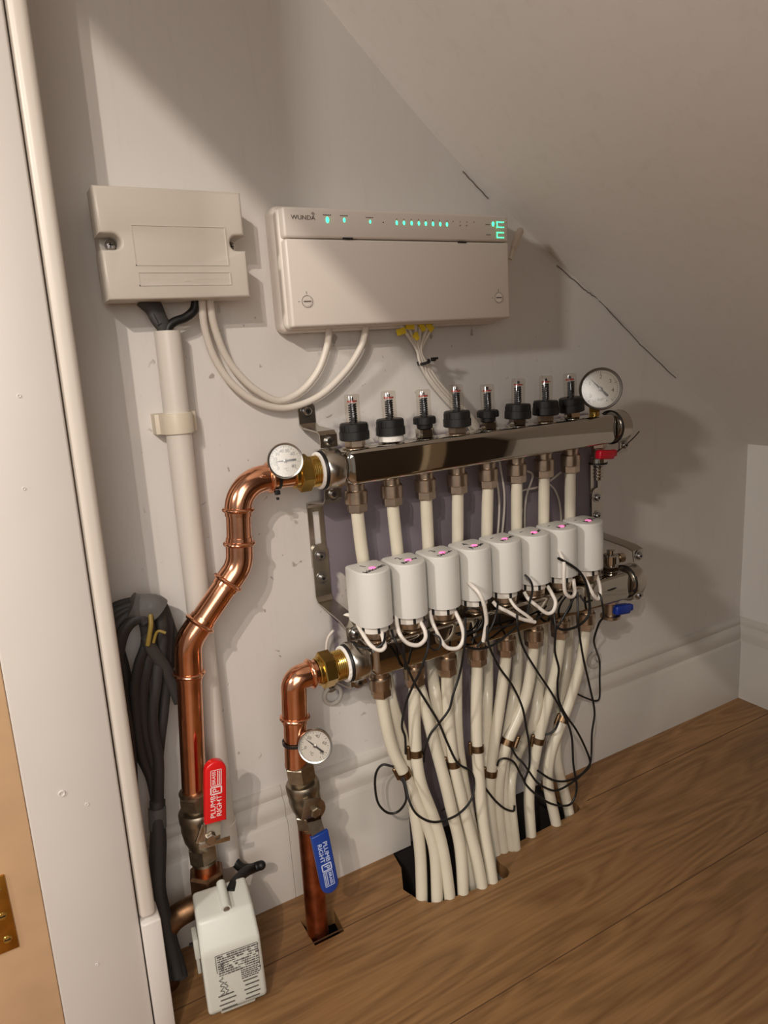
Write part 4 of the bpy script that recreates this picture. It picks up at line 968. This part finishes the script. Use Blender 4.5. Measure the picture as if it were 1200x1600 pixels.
pts = [at(467, 1192, Y=YL), at(473, 1219, Y=YL), at(479, 1268, Y=YL), at(483, 1287, Y=YL), at(484, 1290, Y=YL)]
bv2, ax2, a2 = ball_valve(pts, 'nickel ball valve with blue lever on the right copper pipe', .0185, .0205)
sc2 = at(491, 1266, Y=-.128)
m = M(); m.cyl(V((sc2.x-.004, YL, sc2.z+.004)), sc2, .0085); m.obj('stem_boss', DULLN, bv2)
m = M(); m.lathe(sc2+V((0, .002, 0)), (0, -1, 0), [(.0145, 0), (.0145, .002), (.0075, .0025)], 20); m.hexa(sc2+V((0, -.001, 0)), sc2+V((0, -.007, 0)), .0068)
m.box(sc2+V((-.004, -.0008, .004)), (.022, .0022, .026), .001, rot=Matrix.Rotation(.25, 3, 'Y')); m.obj('lever_plate', DULLN, bv2, smooth=30)
b0 = at(491, 1283, Y=-.131); b1 = at(498, 1304, Y=-.143); b2 = at(517, 1393, Y=-.150)
m = M(); uy = (b1-b0).normalized(); ux = V((1, 0, -.12)).normalized(); hw = .0088
for a, b in ((sc2+V((-.001, -.001, -.004)), b0), (b0, b1+(b1-b0)*.25)):
    t_ = bmesh.new(); vs = [t_.verts.new(p) for p in (a-ux*hw, a+ux*hw, b+ux*hw, b-ux*hw)]; t_.faces.new(vs); bmesh.ops.solidify(t_, geom=list(t_.faces), thickness=.0022); m._merge(t_)
m.obj('lever_arm', CHROME, bv2, smooth=20)
b1 = at(498.5, 1302, Y=-.143)
d = (b2-b1); L = d.length; uy = d.normalized(); uz = uy.cross(V((1, 0, 0))).normalized(); ux = uy.cross(uz).normalized()
if uz.y > 0: uz = -uz
hw = .0108; o = [(-hw, 0), (hw, 0), (hw, L-hw)]+[(hw*math.cos(PI*k/12), L-hw+hw*math.sin(PI*k/12)) for k in range(1, 12)]+[(-hw, L-hw)]
m = M(); m.prism(o, b1, ux, uy, uz*.003, .0014, 3); m.prism(o, b1, ux, uy, uz*-.0035, .0014, 3); sl2 = m.obj('lever_sleeve', BLUE, bv2)
m = M(); u = uy; v = uz.cross(u).normalized(); s0 = b1+uy*(L*.52)+uz*.0032
q = lambda al, ac: s0+u*al+v*ac
rt = Matrix((u, uz, v)).transposed()
m.text('PLUMB', .0075, q(-.0165, .0032), u, v, sx=1.12); m.text('RIGHT', .0075, q(-.0165, -.0036), u, v, sx=1.12)
def rc2(a0, a1, c0, c1, t):
    m.box(q((a0+a1)/2, c0), (a1-a0, .0003, t), rot=rt); m.box(q((a0+a1)/2, c1), (a1-a0, .0003, t), rot=rt); m.box(q(a0, (c0+c1)/2), (t, .0003, c1-c0), rot=rt); m.box(q(a1, (c0+c1)/2), (t, .0003, c1-c0), rot=rt)
rc2(-.0015, .0065, -.0056, .0056, .0014); m.text('P', .0095, q(.0025, 0), u, v); rc2(.0085, .0265, -.0056, .0056, .0006); m.text('BRASS', .0050, q(.0175, .0022), u, v, sx=1.1)
for r_ in range(2):
    for k in range(9): m.box(q(.0100+k*.0018, -.0018-r_*.0022), (.0012, .0003, .0012), rot=rt)
m.obj('lettering', mat('white_print_blue', (190, 200, 225), .5), sl2, smooth=0)
# pipe from the blue valve into the floor
P = [at(482, 1285, Y=YL), at(500, 1410, Y=YL+.008)]; e = V((.2190, -.0835, -.10)); P[1] = P[0].lerp(e, .6)
m = M(); m.tube([P[0], P[1], e], .0138, 28); tag(m.obj('copper_tail', COPPERD), 'dark copper pipe from the blue-handled valve into a square hole in the floor', 'pipe')

# ================================================================== MOTORISED VALVE (bottom left)
mv = thing('motorised_valve', 'motorised valve with grey-white plastic head standing on the floor at lower left', 'valve', (.09, -.09, 0))
A = [at(319, 1340, Y=Yv), at(322, 1360, Y=Yv), at(326, 1392, Y=Yv)]
m = M(); m.cyl(A[0], A[1]+(A[1]-A[0])*.4, .0136); m.obj('inlet_pipe', COPPERD, mv)
axv = (A[2]-A[1]).normalized()
m = M(); m.hexa(A[1]-axv*.001, A[1]+axv*.024, .0215, .003); m.lathe(A[1]+axv*.022, axv, [(.018, 0), (.020, .006), (.020, .035), (.015, .04)], 24); m.obj('valve_body', TARN, mv, smooth=30)
ab = A[1]+axv*.045
m = M(); m.tube(spline([V((ab.x+.01, ab.y, ab.z)), V((ab.x-.025, ab.y, ab.z+.004)), V((ab.x-.050, ab.y+.004, ab.z-.010)), V((ab.x-.060, ab.y+.006, ab.z-.045)), V((ab.x-.060, ab.y+.006, -.03))], 8), .0138, 24); m.obj('outlet_pipe', TARN, mv)
# head in its own turned frame
yaw = -.13
Rz = Matrix.Rotation(yaw, 3, 'Z'); HC = V((.0955, -.150, 0)); 
Wd = .066
prof = [(.060, .012), (.060, .129), (.017, .123), (0, .094), (0, .016), (.004, .012)]
m = M(); ux = Rz @ V((1, 0, 0)); uyv = Rz @ V((0, 1, 0))
o_ = HC-ux*(Wd/2)
t_ = bmesh.new()
a = [t_.verts.new(o_+uyv*p[0]+V((0, 0, p[1]))) for p in prof]; b = [t_.verts.new(v.co+ux*Wd) for v in a]
# shoulders narrower at the top
for vl, sg in ((a, 1), (b, -1)):
    for k in (1, 2): vl[k].co += ux*sg*.002
n = len(a); t_.faces.new(a); t_.faces.new(list(reversed(b)))
for i in range(n): t_.faces.new((a[(i+1) % n], a[i], b[i], b[(i+1) % n]))
bmesh.ops.recalc_face_normals(t_, faces=t_.faces)
bmesh.ops.bevel(t_, geom=list(t_.edges), offset=.0045, segments=4, profile=.5, affect='EDGES'); m._merge(t_)
hd = m.obj('valve_head', ZVP, mv, smooth=60)
def hf(a, z, e=.0): return HC+ux*a+uyv*(-.0004-e)+V((0, 0, z))
rz4 = Rz
m = M(); c = HC+uyv*.030+V((0, 0, .1285))+ux*.002
m.tube([c+uyv*.026+V((0, 0, .003)), c-uyv*.010+V((0, 0, -.003))], .0052, 18); m.box(c+uyv*.008-V((0, 0, .004)), (.010, .034, .008), .001, rot=Rz); m.obj('screw_lug', ZVP, mv)
m = M(); q0 = c-uyv*.0102+V((0, 0, -.003)); m.lathe(q0, -uyv, [(.0034, 0), (.0034, .0006), (.001, .0009)], 16); m.obj('screw', ZINC, mv)
m = M()
for r_ in range(9):
    z = .0860-r_*.0030+0; x = -.0165
    while x < .027:
        wl = random.uniform(.001, .0045)
        if random.random() < .86: m.box(hf(min(x+wl/2, .027), z), (wl, .0003, random.choice((.0009, .0015, .0020))), rot=Rz)
        x += wl+.0006
for r_ in range(5):
    z = .0590-r_*.0026; x = .007
    while x < .026:
        wl = random.uniform(.001, .004); m.box(hf(x+wl/2, z), (wl, .0003, .0013), rot=Rz); x += wl+.0007
m.box(hf(.005, .0885), (.046, .0003, .0006), rot=Rz)
m.box(hf(-.0182, .0775), (.0006, .0003, .022), rot=Rz); m.box(hf(.0282, .070), (.0006, .0003, .037), rot=Rz)
for x_, a_, n_, z_ in ((-.015, .0026, 13, .060), (-.0105, .0018, 9, .052)):
    m.tube([hf(x_+a_*math.sin(k*1.9+n_), z_-k*.0019, .0002) for k in range(n_)], .0004, 5)
m.text('50Hz', .0050, hf(-.0125, .0735, .0003), V((0, 0, -1)), ux)
m.obj('printed_label', mat('label_ink', (92, 86, 84), .6), hd, smooth=0)
m = M()
for k in range(4): m.box(hf(-.012+(k % 2)*.002, .036-k*.0060), (.017, .0008, .0010), rot=Rz)
for k in range(5): m.box(hf(.016+(k % 2)*.0015, .0445-k*.0060), (.016, .0008, .0010), rot=Rz)
m.obj('vent_slot', mat('vent_dark', (84, 78, 70), .7), hd, smooth=0)
m = M(); lx = HC-ux*(Wd/2+.002)
m.box(lx+uyv*.040+V((0, 0, .078)), (.006, .022, .026), .0015, rot=Rz); m.box(lx+uyv*.052+V((0, 0, .055)), (.004, .012, .05), .001, rot=Rz); m.obj('base_plate', ZVP, mv)
m = M(); m.box(lx+uyv*.036+V((-.002, 0, .082)), (.010, .003, .0025), rot=Rz); m.box(lx+uyv*.036+V((0, -.002, .068)), (.006, .006, .006), .001, rot=Rz); m.obj('manual_lever', BLK, mv)
m = M(); m.box(HC+uyv*.03+V((0, 0, .010)), (.040, .045, .012), .002, rot=Rz); m.obj('foot', ZVP, mv)
# black cable from conduit foot to the valve head
P = px_path([(357, 1335, -.030), (366, 1345, -.034), (378, 1356, -.045), (392, 1357, -.058), (404, 1353, -.062), (408, 1352, -.064)])
m = M(); m.tube(spline(P), .0058, 14); m.sphere(P[-1], .0058); m.tube(spline(px_path([(396, 1356, -.060), (384, 1362, -.070), (372, 1373, -.085), (364, 1384, -.098), (360, 1396, -.108)])), .0060, 14)
tag(m.obj('black_cable', RUB), 'thick black cable bending from the conduit foot into the valve head', 'cable')

# ================================================================== GREY CABLE COIL (left)
def flat(P, label, r=.0062, ry=.0036, mt=CGRY2, name='grey_cable', group='grey cables hanging in the coil', up=(0, 1, 0), dY=0):
    pts = [at(a[0], a[1], Y=a[2]+dY) for a in P]
    return cable(name, pts, r, mt, label, 'cable', group, n=6, sides=14, ry=ry, up=up)
def c1(L, Y0, Y1=None):
    n = len(L); Y1 = Y0 if Y1 is None else Y1
    return [(160+x/5.714, 920+y/5.714, Y0+(Y1-Y0)*i/(n-1)) for i, (x, y) in enumerate(L)]
flat(c1([(10, 260), (60, 205), (150, 150), (300, 115), (450, 108), (530, 150), (572, 260), (582, 400), (575, 560), (570, 700), (560, 900), (545, 1100), (520, 1300), (500, 1500), (500, 1640), (495, 1900)], -.035, -.040), 'grey flat cable forming the outermost top of the hanging coil')
flat(c1([(10, 330), (90, 230), (180, 180), (300, 150), (440, 150), (510, 230), (530, 380), (525, 560), (500, 700), (480, 860), (450, 1080), (455, 1290), (500, 1540), (500, 1900)], -.045, -.05), 'grey flat cable just inside the outermost turn of the coil', dY=-.002)
flat(c1([(10, 420), (80, 300), (180, 220), (300, 185), (390, 230), (430, 360), (440, 520), (400, 700), (375, 850), (365, 1000), (385, 1250), (430, 1450), (480, 1640), (490, 1900)], -.050, -.048), 'grey flat cable running through the middle of the coil')
flat(c1([(50, 700), (90, 420), (190, 270), (320, 220), (375, 300), (390, 480), (330, 660), (300, 800), (290, 900), (310, 1100), (330, 1300), (375, 1520), (440, 1680), (480, 1900)], -.056, -.045), 'grey flat cable on the inner right side of the coil')
flat(c1([(90, 1500), (110, 1000), (130, 700), (170, 450), (240, 320), (340, 262), (390, 300)], -.060, -.06), 'grey flat cable arching along the inner left of the coil')
flat(c1([(60, 330), (95, 500), (120, 700), (155, 850), (185, 1000), (220, 1200), (250, 1420), (265, 1700), (270, 1950)], -.050), 'grey flat cable hanging straight beside the door lining')
flat(c1([(100, 330), (140, 520), (190, 700), (215, 850), (235, 1000), (270, 1200), (275, 1340), (262, 1500)], -.042), 'grey flat cable hanging second from the door lining')
flat(c1([(550, 180), (600, 330), (640, 480), (620, 620), (575, 760), (560, 930), (545, 1060), (490, 1240), (470, 1400), (490, 1600), (490, 1850)], -.030), 'grey flat cable swinging out towards the copper pipe')
flat(c1([(255, 800), (250, 1000), (300, 1250), (310, 1430), (380, 1560), (440, 1700), (480, 1900)], -.038), 'grey flat cable crossing low inside the coil')
sc_ = flat(c1([(400, 420), (430, 520), (500, 620), (560, 710), (620, 830), (690, 1010)], -.062, -.040), 'grey flat cable with stripped end crossing behind the copper pipe', mt=CGRY, r=.0068)
cable('earth_wire', px_path([(231, 1008, -.064), (234, 990, -.066), (236, 975, -.066), (235, 960, -.062)]), .0026, GOLDS, 'bare green and yellow wire ends sticking out of the stripped grey cable', 'wire')
cable('earth_wire', px_path([(240, 1004, -.066), (244, 990, -.068), (249, 986, -.070), (259, 989, -.072)]), .0016, GOLDS, 'thin yellowish wire end bent out to the right of the coil', 'wire')
# trunk down to the floor
def c2(L, Y0, Y1):
    n = len(L); return [(160+x/4.706, 1180+y/4.706, Y0+(Y1-Y0)*i/(n-1)) for i, (x, y) in enumerate(L)]
tr = thing('grey_cable_bundle', 'bundled grey cables dropping from the coil to the floor behind the valve head', 'cable', (.06, -.05, 0))
for k, (off, mt) in enumerate(((-14, CGRY2), (6, CGRY), (24, CGRY2))):
    m = M(); P = [at(a[0], a[1], Y=a[2]-.003*(k == 1)) for a in c2([(400+off*.8, 330), (405+off*.6, 480), (405+off, 650), (400+off, 830), (402+off, 1000), (435+off*1.2, 1180), (480+off*1.4, 1380), (520+off*1.8, 1540), (545+off*1.8, 1640)], -.047, -.085)]
    m.tube(spline(P, 6), .0068, 14, ry=.0042, up=(0, 1, 0)); m.obj('sheath', mt, tr)
m = M(); P = [at(a[0], a[1], Y=a[2]) for a in c2([(402, 385), (405, 460), (408, 535)], -.050, -.052)]; m.tube(P, .0100, 18, ry=.0075, up=(0, 1, 0)); m.obj('tape_band', TAPE, tr)
m = M(); P = [at(*a) if False else at(a[0], a[1], Y=a[2]) for a in c1([(245, 150), (300, 165), (380, 168), (450, 165), (500, 195)], -.052, -.052)]
m.tube(spline(P, 5), [.0105]*1+[.0128]*19+[.0105]*1 if False else .0122, 18, ry=.0150); tag(m.obj('tape_wrap', mat('grey_tape_wrap', (98, 96, 94), .35, bump=.8, bscale=60)), 'shiny grey tape wrapped round the top of the cable coil', 'tape')
m = M(); c = V((at(212, 940, Y=-.02))); m.cyl((c.x+.012, 0, c.z-.010), (c.x+.012, -.058, c.z-.006), .0035); tag(m.obj('wall_hook', ZINC), 'metal wall peg carrying the taped top of the grey coil', 'hook')
